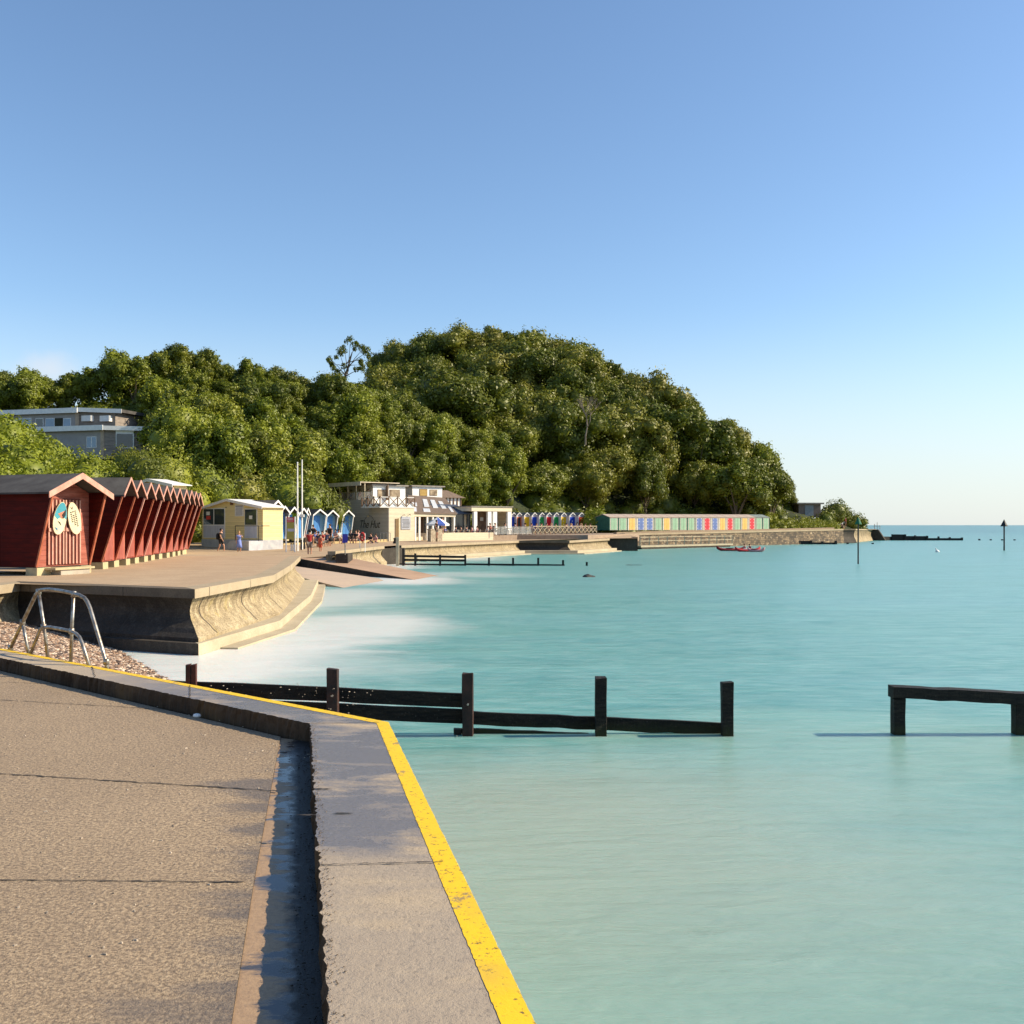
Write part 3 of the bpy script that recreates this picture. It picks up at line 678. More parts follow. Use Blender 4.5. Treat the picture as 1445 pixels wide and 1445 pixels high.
te=seawall('sea_wall','pale concrete sea wall round the far tip of the headland with a dark buttress',pathE,foot=.1,dark=[0],joint=5)
m=MB(); m.prism([(-.2,-.5),(2.6,-.5),(1.0,2.0),(-.2,2.0)],-.6,.6,T(66.0,181.5,0,-.5)); o=m.build('buttress',WALLD,te)
# low landing with frames below the stone wall
t=thing('landing_stage','low narrow landing ledge with pale railing frames along the foot of the stone wall','landing')
m=MB(); sweep(m,[(13.9,116.0,.42),(27.5,129.2,.42)],[(-.3,0),(1.5,0),(1.5,-.2),(-.3,-.2)]); m.build('deck',LEDGE,t)
m=MB(); sweep(m,[(14.2,115.9,.2),(27.3,128.7,.2)],[(0,0),(1.2,0),(1.2,-.8),(0,-.8)]); m.build('base',WALLD,t)
d=(Vector((27.5,129.2,0))-Vector((13.9,116,0))); n=Vector((d.y,-d.x,0)).normalized()
PALEM=mat('pale_weathered_rail',(.55,.47,.33),(.4,.33,.22))
a0=Vector((13.9,116,0))+n*1.35
for k in range(12):
    p=a0+d*(k/11); MB().beam(p+Vector((0,0,.42)),p+Vector((0,0,1.45)),.1,.1).build('rail_post',PALEM,t)
for zz in (1.4,.95): MB().beam(a0+Vector((0,0,zz)),a0+d+Vector((0,0,zz)),.07,.07).build('rail',PALEM,t)
# ------------------------------------------------------------ slipway
SLIP=concrete('slipway_reddish',(.46,.31,.21),(.36,.24,.16),(.25,.15,.1),bsc=20); SLIP2=concrete('slipway_pale',(.5,.38,.28),(.42,.33,.26),(.25,.2,.15),bsc=20)
t=thing('slipway','reddish concrete slipway running down into the sea from the promenade','slipway')
m=MB(); a=(-13.1,60.4,.80); b_=(-4.0,49.6,-.1); c_=(-3.2,53.5,-.1); d_=(-10.6,62.0,.86)
q=[a,b_,c_,d_]; m.add(q+[(x,y,-.8) for x,y,z in q],[(0,1,2,3),(0,4,5,1),(1,5,6,2),(2,6,7,3),(3,7,4,0)]); m.build('ramp',SLIP,t)
m=MB(); m.add([(-13.1,60.36,.79),(-4.0,49.56,-.11),(-4.0,49.56,-.8),(-13.1,60.36,-.8)],[(0,1,2,3)]); m.build('side_wall',WALLD,t)
t=thing('slipway','lower paler slipway between the curved sea wall and the dark side of the upper slipway','slipway')
m=MB(); q=[(-10.4,47.6,.36),(-6.9,43.6,-.08),(-5.6,50.5,-.08),(-13.2,59.6,.36)]; m.add(q+[(x,y,-.8) for x,y,z in q],[(0,1,2,3),(0,4,5,1),(1,5,6,2),(2,6,7,3),(3,7,4,0)]); m.build('ramp',SLIP2,t)
# ------------------------------------------------------------ foreground
KZ=1.33; AZ=1.2
IN=[(-.787+.707*(4.075+2)/3.275,-2),(-.787,4.075),(-1.494,7.35),(-5.68,11.0),(-12.0,16.5)]
OUT=[(-.185+.737*(4.075+2)/3.325,-2),(-.185,4.075),(-.922,7.40),(-6.1,11.83),(-12.0,16.88)]
m_,nt,b=newmat('apron_concrete'); v=coords(nt)
n1=noise(nt,v,.5,5,.6); n2=noise(nt,v,55,4,.75); n3=noise(nt,v,9,5,.7); n4=noise(nt,coords(nt,(1,2.2,1)),16,4,.7)
col=mixc(nt,ramp(nt,n1,[(.3,0.0),(.7,1.0)]),(.31,.225,.14),(.42,.31,.195))
col=mixc(nt,ramp(nt,n2,[(.42,.75),(.56,0.0)]),col,(.11,.075,.05)); col=mixc(nt,ramp(nt,n2,[(.6,0.0),(.72,.55)]),col,(.68,.56,.42))
col=mixc(nt,ramp(nt,n4,[(.36,.5),(.5,0.0)]),col,(.16,.115,.08))
# damp patches spreading from the gutter
mpw=coords(nt,(.9,2.4,1)); nw=noise(nt,mpw,1.1,5,.6); sp=nt.nodes.new('ShaderNodeSeparateXYZ'); tcc=nt.nodes.new('ShaderNodeTexCoord'); nt.links.new(tcc.outputs['Object'],sp.inputs[0])
gx_=mth(nt,'ADD',sp.outputs[0],mth(nt,'MULTIPLY',mth(nt,'SUBTRACT',sp.outputs[1],4.436),.212))   # distance from the gutter line
wet=mth(nt,'ADD',mth(nt,'MULTIPLY',mth(nt,'ADD',gx_,1.15),.75),mth(nt,'MULTIPLY',nw,1.6)); wet=ramp(nt,wet,[(.62,0.0),(.85,1.0)])
yl=nt.nodes.new('ShaderNodeMapRange'); yl.inputs[1].default_value=7.2; yl.inputs[2].default_value=6.2; nt.links.new(sp.outputs[1],yl.inputs[0])
wet=mth(nt,'MULTIPLY',wet,yl.outputs[0])
col=mixc(nt,mth(nt,'MULTIPLY',wet,.6),col,(.1,.085,.075))
nt.links.new(col,b.inputs['Base Color']); nt.links.new(mth(nt,'SUBTRACT',.88,mth(nt,'MULTIPLY',wet,.45)),b.inputs['Roughness']); bump(nt,b,mth(nt,'ADD',n2,n3),.75,.012); APRON=m_
m=MB(); L=[(-9,-2),(-9,4.075),(-9,7.35),(-9,11),(-12.0,16.5)]
GUT=[(x-.37,y-.0) for x,y in IN[:3]]
def lerpx(y): return np.interp(y,[-2,4.436,7.30],[.15,-1.155,-1.75])
gl=[(float(lerpx(-2)),-2),(float(lerpx(4.436)),4.436),(-1.75,7.50)]
m=MB(); m.add([(-16,-2,AZ),(gl[0][0],-2,AZ),(gl[1][0],gl[1][1],AZ),(gl[2][0],gl[2][1],AZ),(-5.72,10.98,AZ),(-12.04,16.46,AZ),(-16,20,AZ)],[(0,1,2,3,4,5,6)])
tag(m.build('pavement',APRON),kind='structure')
# gutter channel, wet
m_,nt,b=newmat('wet_gutter_concrete'); v=coords(nt); vs=coords(nt,(1,2.6,1)); nw=noise(nt,vs,2.1,6,.65,.3); n2=noise(nt,v,60,3,.7)
sp=nt.nodes.new('ShaderNodeSeparateXYZ'); tcc=nt.nodes.new('ShaderNodeTexCoord'); nt.links.new(tcc.outputs['Object'],sp.inputs[0])
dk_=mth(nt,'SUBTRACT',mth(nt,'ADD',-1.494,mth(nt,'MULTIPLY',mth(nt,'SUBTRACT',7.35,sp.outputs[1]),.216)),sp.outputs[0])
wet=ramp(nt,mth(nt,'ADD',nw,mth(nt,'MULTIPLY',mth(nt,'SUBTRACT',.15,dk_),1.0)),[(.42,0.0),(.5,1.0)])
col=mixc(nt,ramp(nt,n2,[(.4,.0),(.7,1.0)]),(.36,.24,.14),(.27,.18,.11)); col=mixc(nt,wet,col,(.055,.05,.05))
shade_litter=ramp(nt,mth(nt,'ADD',dk_,mth(nt,'MULTIPLY',noise(nt,coords(nt,(1,1,1)),14,5,.75),.16)),[(.17,1.0),(.24,0.0)]); col=mixc(nt,shade_litter,col,(.012,.01,.008)); wet=mth(nt,'MULTIPLY',wet,mth(nt,'SUBTRACT',1.0,shade_litter))  # black band paints the kerb's shadow into the colour, along with weed litter
nt.links.new(col,b.inputs['Base Color']); nt.links.new(mth(nt,'SUBTRACT',.6,mth(nt,'MULTIPLY',wet,.53)),b.inputs['Roughness'])
hb=mixc(nt,wet,n2,(.5,.5,.5)); bump(nt,b,hb,.35,.008); WETM=m_
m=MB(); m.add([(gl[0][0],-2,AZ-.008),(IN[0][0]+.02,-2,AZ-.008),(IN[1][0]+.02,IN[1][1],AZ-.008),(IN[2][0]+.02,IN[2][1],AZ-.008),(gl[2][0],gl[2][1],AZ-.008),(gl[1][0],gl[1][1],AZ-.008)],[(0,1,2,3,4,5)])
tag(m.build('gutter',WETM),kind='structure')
# apron joints: jagged dark cracks
def crack(pts,w,z,name='expansion_joint',mt=JOINTM,seed=1,st=.04):
    rg=random.Random(seed); m=MB(); A_=[];B_=[]
    for i in range(len(pts)-1):
        a=Vector(pts[i]); b_=Vector(pts[i+1]); L=(b_-a).length; n_=max(2,int(L/st)); d=(b_-a)/n_; nn=Vector((-d.y,d.x)).normalized()
        for k in range(n_+(i==len(pts)-2)):
            p=a+d*k+nn*rg.uniform(-w*.5,w*.5); ww=w*rg.uniform(.25,1.0)
            A_.append((p+nn*ww/2)); B_.append((p-nn*ww/2))
    m.v=[Vector((p.x,p.y,z)) for p in A_]+[Vector((p.x,p.y,z)) for p in B_]; n_=len(A_)
    m.f=[(i,i+1,i+1+n_,i+n_) for i in range(n_-1)]; return m.build(name,mt)
for i,(pts,w_) in enumerate([([(-6,6.85),(-3.29,6.38),(-1.40,5.96)],.02),([(-8,9.6),(-4.68,9.07),(-3.0,8.6)],.014),([(-9,10.6),(-5.2,10.09),(-4.6,10.0)],.012),([(-5,4.62),(-2.4,4.47),(-1.2,4.44)],.014),([(-4,3.1),(-.9,2.85)],.02)]):
    tag(crack(pts,w_,AZ+.004,seed=i),kind='structure')
# kerb slab
m_,nt,b=newmat('kerb_concrete'); v=coords(nt); vs=coords(nt,(1,2.5,1)); nw=noise(nt,vs,1.3,6,.65,.4); n2=noise(nt,v,50,4,.75); n3=noise(nt,v,10,4,.7)
sp=nt.nodes.new('ShaderNodeSeparateXYZ'); tcc=nt.nodes.new('ShaderNodeTexCoord'); nt.links.new(tcc.outputs['Object'],sp.inputs[0])
wx=nt.nodes.new('ShaderNodeMapRange'); wx.inputs[1].default_value=-4.6; wx.inputs[2].default_value=-2.6; nt.links.new(sp.outputs[0],wx.inputs[0])
wy=nt.nodes.new('ShaderNodeMapRange'); wy.inputs[1].default_value=4.35; wy.inputs[2].default_value=4.55; nt.links.new(sp.outputs[1],wy.inputs[0])
wet=mth(nt,'MULTIPLY',mth(nt,'MULTIPLY',ramp(nt,nw,[(.33,0.0),(.5,1.0)]),wx.outputs[0]),mth(nt,'ADD',.25,mth(nt,'MULTIPLY',wy.outputs[0],.75)))
col=mixc(nt,n3,(.42,.33,.22),(.33,.25,.165)); col=mixc(nt,ramp(nt,n2,[(.34,.6),(.44,0.0)]),col,(.12,.09,.06)); col=mixc(nt,ramp(nt,n2,[(.62,0.0),(.75,.5)]),col,(.6,.5,.38))
col=mixc(nt,mth(nt,'MULTIPLY',wet,.85),col,(.13,.13,.15))
nt.links.new(col,b.inputs['Base Color']); nt.links.new(mth(nt,'SUBTRACT',.8,mth(nt,'MULTIPLY',wet,.6)),b.inputs['Roughness']); bump(nt,b,mth(nt,'ADD',n2,n3),.6,.009); KERB=m_; b.inputs['Specular IOR Level'].default_value=.9
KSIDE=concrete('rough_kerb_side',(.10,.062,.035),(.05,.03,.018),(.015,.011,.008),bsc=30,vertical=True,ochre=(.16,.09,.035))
def dense(path,st,jit,rg):
    o=[]
    for i in range(len(path)-1):
        a=Vector(path[i]); b_=Vector(path[i+1]); n_=max(1,int((b_-a).length/st)); d=(b_-a)/n_; nn=Vector((d.y,-d.x)).normalized()
        for k in range(n_): o.append(a+d*k+nn*(rg.gauss(0,jit) if k else 0))
    o.append(Vector(path[-1])); return o
rg=random.Random(3); ind=dense(IN,.035,.006,rg); 
tk=thing('kerb','wide raised concrete kerb with a bend, running along the edge above the water and shingle','kerb')
# top as strips between the (jagged) inner and smooth outer line; each segment separately
m=MB(); poly=[Vector((p.x,p.y,KZ)) for p in ind]; outp=[Vector((x,y,KZ)) for x,y in OUT]
bm=bmesh.new(); vs=[bm.verts.new(p) for p in poly+outp[::-1]]; f=bm.faces.new(vs); bmesh.ops.triangulate(bm,faces=[f]); me=bpy.data.meshes.new('top'); bm.to_mesh(me); bm.free(); me.materials.append(KERB)
o=bpy.data.objects.new('top',me); C.objects.link(o); o.parent=tk
for p in me.polygons:
    if p.normal.z<0: p.flip()
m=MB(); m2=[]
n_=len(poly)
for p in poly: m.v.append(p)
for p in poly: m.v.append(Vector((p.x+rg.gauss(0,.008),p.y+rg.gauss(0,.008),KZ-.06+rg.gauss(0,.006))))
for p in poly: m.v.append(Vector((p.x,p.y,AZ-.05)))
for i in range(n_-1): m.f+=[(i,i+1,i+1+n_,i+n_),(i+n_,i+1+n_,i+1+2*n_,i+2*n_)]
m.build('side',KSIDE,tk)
m=MB(); 
for i in range(len(OUT)-1):
    a=OUT[i]; b_=OUT[i+1]; m.add([(a[0],a[1],KZ),(b_[0],b_[1],KZ),(b_[0],b_[1],-.8),(a[0],a[1],-.8)],[(0,1,2,3)])
m.build('seaward_face',WALLC,tk)
# yellow painted band
m_,nt,b=newmat('worn_yellow_paint'); v=coords(nt); n1=noise(nt,v,6,5,.7); n2=noise(nt,v,38,4,.8); n3=noise(nt,v,2,4,.6)
col=mixc(nt,n1,(.74,.44,.0),(.84,.55,.005)); col=mixc(nt,ramp(nt,n2,[(.36,1.0),(.42,0.0)]),col,(.1,.07,.03)); col=mixc(nt,ramp(nt,n3,[(.58,0.0),(.72,.5)]),col,(.5,.33,.05)); ch=mth(nt,'MULTIPLY',ramp(nt,noise(nt,v,3.2,6,.75),[(.6,0.0),(.63,1.0)]),ramp(nt,noise(nt,v,24,5,.8),[(.46,0.0),(.5,1.0)])); col=mixc(nt,mth(nt,'MULTIPLY',ch,.8),col,(.2,.15,.1))
nt.links.new(col,b.inputs['Base Color']); b.inputs['Roughness'].default_value=.55; bump(nt,b,n2,.4,.005); YL=m_
def inset(path,d):
    o=[];
    for i,p in enumerate(path):
        ns=[]
        for a,b_ in ((i-1,i),(i,i+1)):
            if a>=0 and b_<len(path):
                dd=Vector(path[b_])-Vector(path[a]); dd.normalize(); ns.append(Vector((dd.y,-dd.x)))
        n=sum(ns,Vector((0,0))).normalized(); o.append(Vector(p)-n*(d/max(.4,n.dot(ns[0]))))
    return o
ins=inset(OUT,.1)
# widths: broad on the near arm, narrow on the far arm
w2=inset(OUT,.075); ip=[ins[0],ins[1],Vector((-1.005,7.36)),w2[3],w2[4]]
m=MB()
e_=.002
A_=[];B_=[]
for i in range(len(OUT)-1):
    a=Vector(ip[i]); b_=Vector(ip[i+1]); c_=Vector(OUT[i]); d_=Vector(OUT[i+1]); n_=max(2,int((d_-c_).length/.02))
    for k in range(n_+(i==len(OUT)-2)):
        f_=k/n_; nn=Vector(((d_-c_).y,-(d_-c_).x)).normalized(); j_=rg.gauss(0,.0011)
        A_.append(a.lerp(b_,f_)+nn*(j_ if k else 0)); B_.append(c_.lerp(d_,f_)+nn*(rg.uniform(-.003,.001) if k else 0))
m.v=[Vector((p.x,p.y,KZ+e_)) for p in A_]+[Vector((p.x,p.y,KZ+e_)) for p in B_]+[Vector((p.x+.012,p.y+.010,KZ-.03)) for p in B_]
k=len(A_); m.f=[(i,i+1,i+1+k,i+k) for i in range(k-1)]+[(i+k,i+1+k,i+1+2*k,i+2*k) for i in range(k-1)]; m.build('yellow_line',YL,tk)
for s,pts in enumerate([[(-1.49,7.34),(-.99,7.37)],[(-.83,4.28),(-.30,4.32)],[(-.3,1.8),(.2,1.85)],[(-4.02,9.57),(-4.35,10.28)],[(-7.2,12.35),(-7.5,12.98)],[(-2.75,8.47),(-2.95,9.08)]]):
    o=crack(pts,.012,KZ+.006,'joint',seed=20+s,st=.02); o.parent=tk
# spalled damage in the kerb
for s,(x,y) in enumerate([(-1.06,5.52),(-.86,5.05),(-1.03,5.02)]):
    rgx=random.Random(40+s); L=rgx.uniform(.09,.16); pts=[(L*(k/9-.5),rgx.uniform(.004,.014)*math.sin(math.pi*k/9)) for k in range(10)]
    m=MB(); m.v=[Vector((x+a,y+b_,KZ+.0045)) for a,b_ in pts]+[Vector((x+a,y-b_,KZ+.0045)) for a,b_ in pts]; m.f=[(i,i+1,i+11,i+10) for i in range(9)]
    o=m.build('crack',JOINTM); o.parent=tk
# grit and dried weed on the kerb edge
def scatter_bits(name,label,n,fn,sz,mt,seed):
    rg=np.random.default_rng(seed); vs=[]
    V=[];Fc=[]
    cube=[(-1,-1,-1),(1,-1,-1),(1,1,-1),(-1,1,-1),(-.7,-.7,1),(.8,-.6,.8),(.6,.8,1),(-.7,.6,.7)]; fc=[(0,3,2,1),(4,5,6,7),(0,1,5,4),(1,2,6,5),(2,3,7,6),(3,0,4,7)]
    for i in range(n):
        x,y,z=fn(rg); s=sz*rg.uniform(.4,1.5); a=rg.uniform(0,6.28); e=rg.uniform(.6,2.0) ; b0=len(V)
        for c in cube:
            cx_=c[0]*s*e; cy_=c[1]*s/e**.5; V.append((x+cx_*math.cos(a)-cy_*math.sin(a),y+cx_*math.sin(a)+cy_*math.cos(a),z+c[2]*s*.5))
        Fc+=[tuple(b0+q for q in f) for f in fc]
    me=bpy.data.meshes.new(name); me.from_pydata(V,[],Fc); me.materials.append(mt); o=bpy.data.objects.new(name,me); C.objects.link(o); tag(o,kind='stuff'); return o
def kerbpt(rg):
    y=rg.uniform(1.5,7.3); t_=abs(rg.normal(0,.022)); x=np.interp(y,[-2,4.075,7.35],[IN[0][0],IN[1][0],IN[2][0]])+t_+.0; return x,y,KZ+.004
GRIT=mat('grit_and_weed',(.2,.14,.09),(.04,.03,.02),sc=40)
scatter_bits('grit','',700,kerbpt,.0019,GRIT,1)
def apt(rg):
    x=rg.uniform(-6,-1.3); y=rg.uniform(2.2,10); 
    return x,y,AZ+.003
scatter_bits('loose_grit','',900,apt,.004,mat('pale_grit',(.5,.42,.33),(.2,.15,.1),sc=40),2)
def gpt(rg):
    y=rg.uniform(2,7.2); x=np.interp(y,[-2,4.075,7.35],[IN[0][0],IN[1][0],IN[2][0]])-abs(rg.normal(0,.05))-.01; return x,y,AZ
scatter_bits('weed_litter','',500,gpt,.0028,mat('black_weed',(.02,.016,.012),(.006,.005,.004),sc=30),3)
m=MB(); m.lathe([(.0,0),(.02,.002),(.03,.012),(.024,.028),(.008,.034)],8,T(-2.62,8.25,AZ),1.2,.8); tag(m.build('white_pebble',WHITE,smooth=True),'small white stone lying on the ground against the kerb','stone')
# ------------------------------------------------------------ shingle
def shz(x,y):
    # waterline from (-9.8,24) to (-4.1,14.5)
    d=((x+9.8)*(-.857)+(y-24)*(-.515)) ; d=(-(x+9.8)*.857-(y-24)*.515)
    return .25*d-.03 if d<2 else .47+.16*(d-2)
m=MB(); xs=np.arange(-12.4,-1.0,.25); ys=np.arange(7.5,25,.25); nx_=len(xs)
for y in ys:
    for x in xs: m.v.append(Vector((x,y,min(.95,shz(x,y))+.02*math.sin(x*5)*math.sin(y*4))))
for j in range(len(ys)-1):
    for i in range(nx_-1):
        a=j*nx_+i
        if max(m.v[a].z,m.v[a+1].z,m.v[a+nx_].z)>-.25: m.f.append((a,a+1,a+nx_+1,a+nx_))
SHING=mat('shingle_ground',(.3,.2,.13),(.16,.1,.07),sc=14,rough=.9,bmp=1.0)
tag(m.build('shingle_beach',SHING,smooth=True),kind='structure')
pm=[mat('brown_pebbles',(.42,.27,.17),(.16,.09,.06),sc=9),mat('pale_pebbles',(.68,.56,.44),(.45,.34,.25),sc=9),mat('dark_pebbles',(.1,.065,.05),(.05,.035,.03),sc=9)]
def pp(rg):
    while True:
        x=rg.uniform(-12,-4.4); y=rg.uniform(11.5,24.2); z=shz(x,y)
        # outside the kerb
        if (x+.922)*(-.650)-(y-7.4)*.76>0 or z<-.05: continue
        if z<.06 and rg.uniform()>.45+z*4: continue
        return x,y,min(.95,z)+.012
for i,(n_,mt) in enumerate([(12000,pm[0]),(6500,pm[1]),(7000,pm[2])]): scatter_bits(['brown_pebbles','pale_pebbles','dark_pebbles'][i],'',n_,pp,.026,mt,10+i)
# ------------------------------------------------------------ handrail
def railpt(px,py,off=.1):
    # intersect the view ray with the vertical plane along the outer kerb edge
    a=Vector((-.922,7.40)); b_=Vector((-6.1,11.83)); d=(b_-a).normalized(); n=Vector((d.y,-d.x)); a=a+n*off
    r=Vector(((px-CX)/F,1)); t_=a.dot(n)/r.dot(n); return Vector((r.x*t_,t_,CH-(py-HY)/F*t_))
t=thing('handrail','tubular metal handrail frame at the beach steps beside the yellow kerb line','handrail')
RT=.021
main=[(14.5,916),(32,878),(50,840),(54,834.5),(58,832.5),(68.5,831.5),(85,833.5),(102,837),(112,840),(119,843.5),(123,849),(127,858),(149.5,933),(152,950)]
MB().tube([railpt(*p) for p in main],RT,10).build('top_rail',METAL,t,smooth=True)
mid=[(42.0,926),(50,905),(57,888),(61,885),(70,885),(85,887.5),(99.6,890.5),(107,894),(112,899),(116,908),(129,950)]
MB().tube([railpt(*p) for p in mid],RT*.95,10).build('middle_rail',METAL,t,smooth=True)
for pts in ([(54.5,836),(62,883),(68,932)],[(104,838),(101.5,885),(99.6,942)],[(32,878),(36,900),(41,926)]):
    MB().tube([railpt(*p,off=.1) for p in pts],RT*.9,10).build('post',METAL,t,smooth=True)
for p in [(54.5,835),(104,838.5),(61.5,884.5),(101,890.5),(32,878),(150,934),(15,914)]:
    c=railpt(*p); MB().lathe([(.018,-.035),(.031,-.03),(.031,.03),(.018,.035)],10,Matrix.Translation(c)).build('collar',METAL,t,smooth=True)
# ------------------------------------------------------------ near groyne
GY=13.3; GT=groyne_timber()
t=thing('timber_groyne','black timber groyne of five posts and sloping planks just beyond the kerb','groyne')
def gx_at(px): return PX(px,GY)
def post(m,x,y,w,z0,z1,seed=0,n=7):
    rg=random.Random(seed); vs=[];k=n
    for i in range(k):
        z=z0+(z1-z0)*i/(k-1)
        for a,b_ in ((-1,-1),(1,-1),(1,1),(-1,1)): vs.append((x+a*w/2*(1+rg.uniform(-.07,.07)),y+b_*w/2*(1+rg.uniform(-.07,.07)),z+(rg.uniform(-.02,.02) if i==k-1 else 0)))
    fs=[(0,3,2,1)]+[(i*4+j,i*4+(j+1)%4,(i+1)*4+(j+1)%4,(i+1)*4+j) for i in range(k-1) for j in range(4)]+[tuple((k-1)*4+j for j in range(4))]
    m.add(vs,fs)
for i,(px,py) in enumerate([(471,942),(660.5,948),(847,955.5),(1024,962)]):
    m=MB(); post(m,gx_at(px),GY-.08,.146,-1,PZ(py,GY),i); m.build('post',RUST if i<2 else GT,t,bevel=.006)
for dx in (-4.0,3.8):
    m=MB(); post(m,gx_at(272.7+dx),GY-.08,.062,-1,PZ(935,GY),9); o=m.build('post',mat('rusty_iron',(.09,.022,.012),(.035,.012,.008),sc=8,bmp=.5),t)
def plank(px0,py0,px1,py1,h,yo=.02,th=.06,mt=None):
    mt=mt or GT; m=MB(); n_=14; rg=random.Random(int(px0)); hh=h*GY/F; vs=[]
    for i in range(n_+1):
        k=i/n_; x=gx_at(px0+(px1-px0)*k); z=PZ(py0+(py1-py0)*k,GY)+rg.uniform(-.006,.006)
        vs+=[(x,GY+yo,z),(x,GY+yo+th,z),(x,GY+yo+th,z-hh),(x,GY+yo,z-hh+rg.uniform(-.008,.004))]
    fs=[(0,1,2,3),tuple(n_*4+j for j in (3,2,1,0))]+[(i*4+j,(i+1)*4+j,(i+1)*4+(j+1)%4,i*4+(j+1)%4) for i in range(n_) for j in range(4)]
    m.add(vs,fs); return m.build('plank',mt,t)
plank(150,957,657,979.5,19.5); plank(150,980,662,1002,20); plank(655,1004,1026,1021,18); plank(640,1028,870,1037,16); plank(520,1044,655,1048,10); plank(840,1037.5,1032,1044,8)
m=MB(); m.box(gx_at(641),gx_at(651),GY-.06,GY-.02,PZ(1042,GY),PZ(1028,GY)); m.build('bracket',DARKW,t)
for px,py in [(472,979),(661,991),(645.5,1035.5)]: MB().lathe([(.014,-.012),(.014,.012)],8,Matrix.Translation((gx_at(px),GY-.165,PZ(py,GY)))@Matrix.Rotation(math.pi/2,4,'X')).build('bolt',mat('pale_bolt_head',(.5,.48,.45),rough=.35,metal=.6,bmp=0),t)
t=thing('timber_barrier','black timber frame of two stout posts and one top beam standing alone in the water','groyne')
for i,px in enumerate((1267,1438)):
    m=MB(); post(m,gx_at(px),GY,.150,-1,PZ(984 if i==0 else 990,GY),30+i); m.build('post',GT,t,bevel=.006)
m=MB(); n_=16; vs=[]; rg=random.Random(5)
for i in range(n_+1):
    k=i/n_; x=gx_at(1257+(1600-1257)*k); z=PZ(968+(984.5-968)*k,GY)+rg.uniform(-.006,.006); vs+=[(x,GY-.1,z),(x,GY+.1,z+.003),(x,GY+.1,z-.155),(x,GY-.1,z-.15+rg.uniform(-.006,.006))]
m.add(vs,[(0,1,2,3),tuple(n_*4+j for j in (3,2,1,0))]+[(i*4+j,(i+1)*4+j,(i+1)*4+(j+1)%4,i*4+(j+1)%4) for i in range(n_) for j in range(4)]); m.build('beam',GT,t)
# ------------------------------------------------------------ middle groyne
GY2=68.4
def zz(py): return PZ(py,GY2)
def xx(px): return PX(px,GY2)
t=thing('timber_groyne','dark groyne with two rails and a long low beam, below the cafe','groyne')
for px,py in [(569,774),(586,781),(621,783),(656.5,783),(690,787),(724,787),(759.5,787),(794.5,790.5)]:
    m=MB(); post(m,xx(px),GY2,.14,-1,zz(py),int(px)); m.build('post',DARKW,t)
for a in [(569,783,657,784.5,3.2),(569,788.5,657,789.5,3.2),(560,795,657,796,2.2),(657,795,797,796.5,2.6)]:
    m=MB(); m.add([(xx(a[0]),GY2+.08,zz(a[1])),(xx(a[2]),GY2+.08,zz(a[3])),(xx(a[2]),GY2+.08,zz(a[3]+a[4])),(xx(a[0]),GY2+.08,zz(a[1]+a[4])),(xx(a[0]),GY2+.16,zz(a[1])),(xx(a[2]),GY2+.16,zz(a[3])),(xx(a[2]),GY2+.16,zz(a[3]+a[4])),(xx(a[0]),GY2+.16,zz(a[1]+a[4]))],[(0,1,2,3),(4,5,6,7),(0,1,5,4),(3,2,6,7),(0,3,7,4),(1,2,6,5)]); m.build('rail',DARKW,t)
m=MB(); post(m,xx(561.5),GY2-.2,.2,-.6,zz(758),77); tag(m.build('mooring_post',PALEM),'tall pale weathered post where the middle groyne meets the wall','post')
m=MB(); post(m,xx(828),GY2,.14,-1,zz(793.3),78); tag(m.build('groyne_stump',DARKW),'lone dark stump in the water beyond the end of the middle groyne','post')
# rock and submerged reef
def rock(name,label,x,y,r,h,seed):
    rg=np.random.default_rng(seed); v,f=ICO; vv=v*np.array([r,r*.45,h])*(1+.2*np.sin(v[:,0:1]*5+seed)+rg.uniform(-.1,.1,(len(v),1))); m=MB(); m.add([(a[0]+x,a[1]+y,a[2]-.02) for a in vv],f); return tag(m.build(name,mat('wet_black_rock',(.05,.045,.04),(.02,.018,.016),sc=8,rough=.5,bmp=.8)),label,'rock')
rock('rock','small black rock just breaking the surface in the middle of the bay',PX(830,53.5),53.5,.38,.17,2)
rock('rock','long dark flat rock barely above the water right of the middle groyne',PX(893,69.5),69.5,.62,.05,4)
# far groynes
def lowgroyne(label,pts,posts,name='timber_groyne'):
    t=thing(name,label,'groyne')
    for a,b_,h,zt in pts:
        m=MB(); m.add([(a[0],a[1],zt),(b_[0],b_[1],zt-.02),(b_[0],b_[1],zt-h),(a[0],a[1],zt-h),(a[0],a[1]+.25,zt),(b_[0],b_[1]+.25,zt-.02),(b_[0],b_[1]+.25,zt-h),(a[0],a[1]+.25,zt-h)],[(0,1,2,3),(4,5,6,7),(0,1,5,4),(3,2,6,7),(0,3,7,4),(1,2,6,5)]); m.build('plank',DARKW,t)
    for x,y,z in posts:
        m=MB(); post(m,x,y-.1,.3,-1,z,int(x)); m.build('post',DARKW,t)
Yg=145
lowgroyne('low dark groyne lying along the foot of the stone wall near the headland',[((PX(1083,Yg),Yg),(PX(1105,Yg),Yg),.9,PZ(761,Yg)),((PX(1105,Yg),Yg),(PX(1144,Yg),Yg),.7,PZ(763,Yg)),((PX(1144,Yg),Yg),(PX(1180,Yg),Yg),.6,PZ(765.3,Yg))],[(PX(p,Yg),Yg,PZ(q,Yg)) for p,q in [(1085,760),(1098,760),(1110,761),(1127,763),(1144,762.5),(1160,764),(1179,763)]])
Yg=182
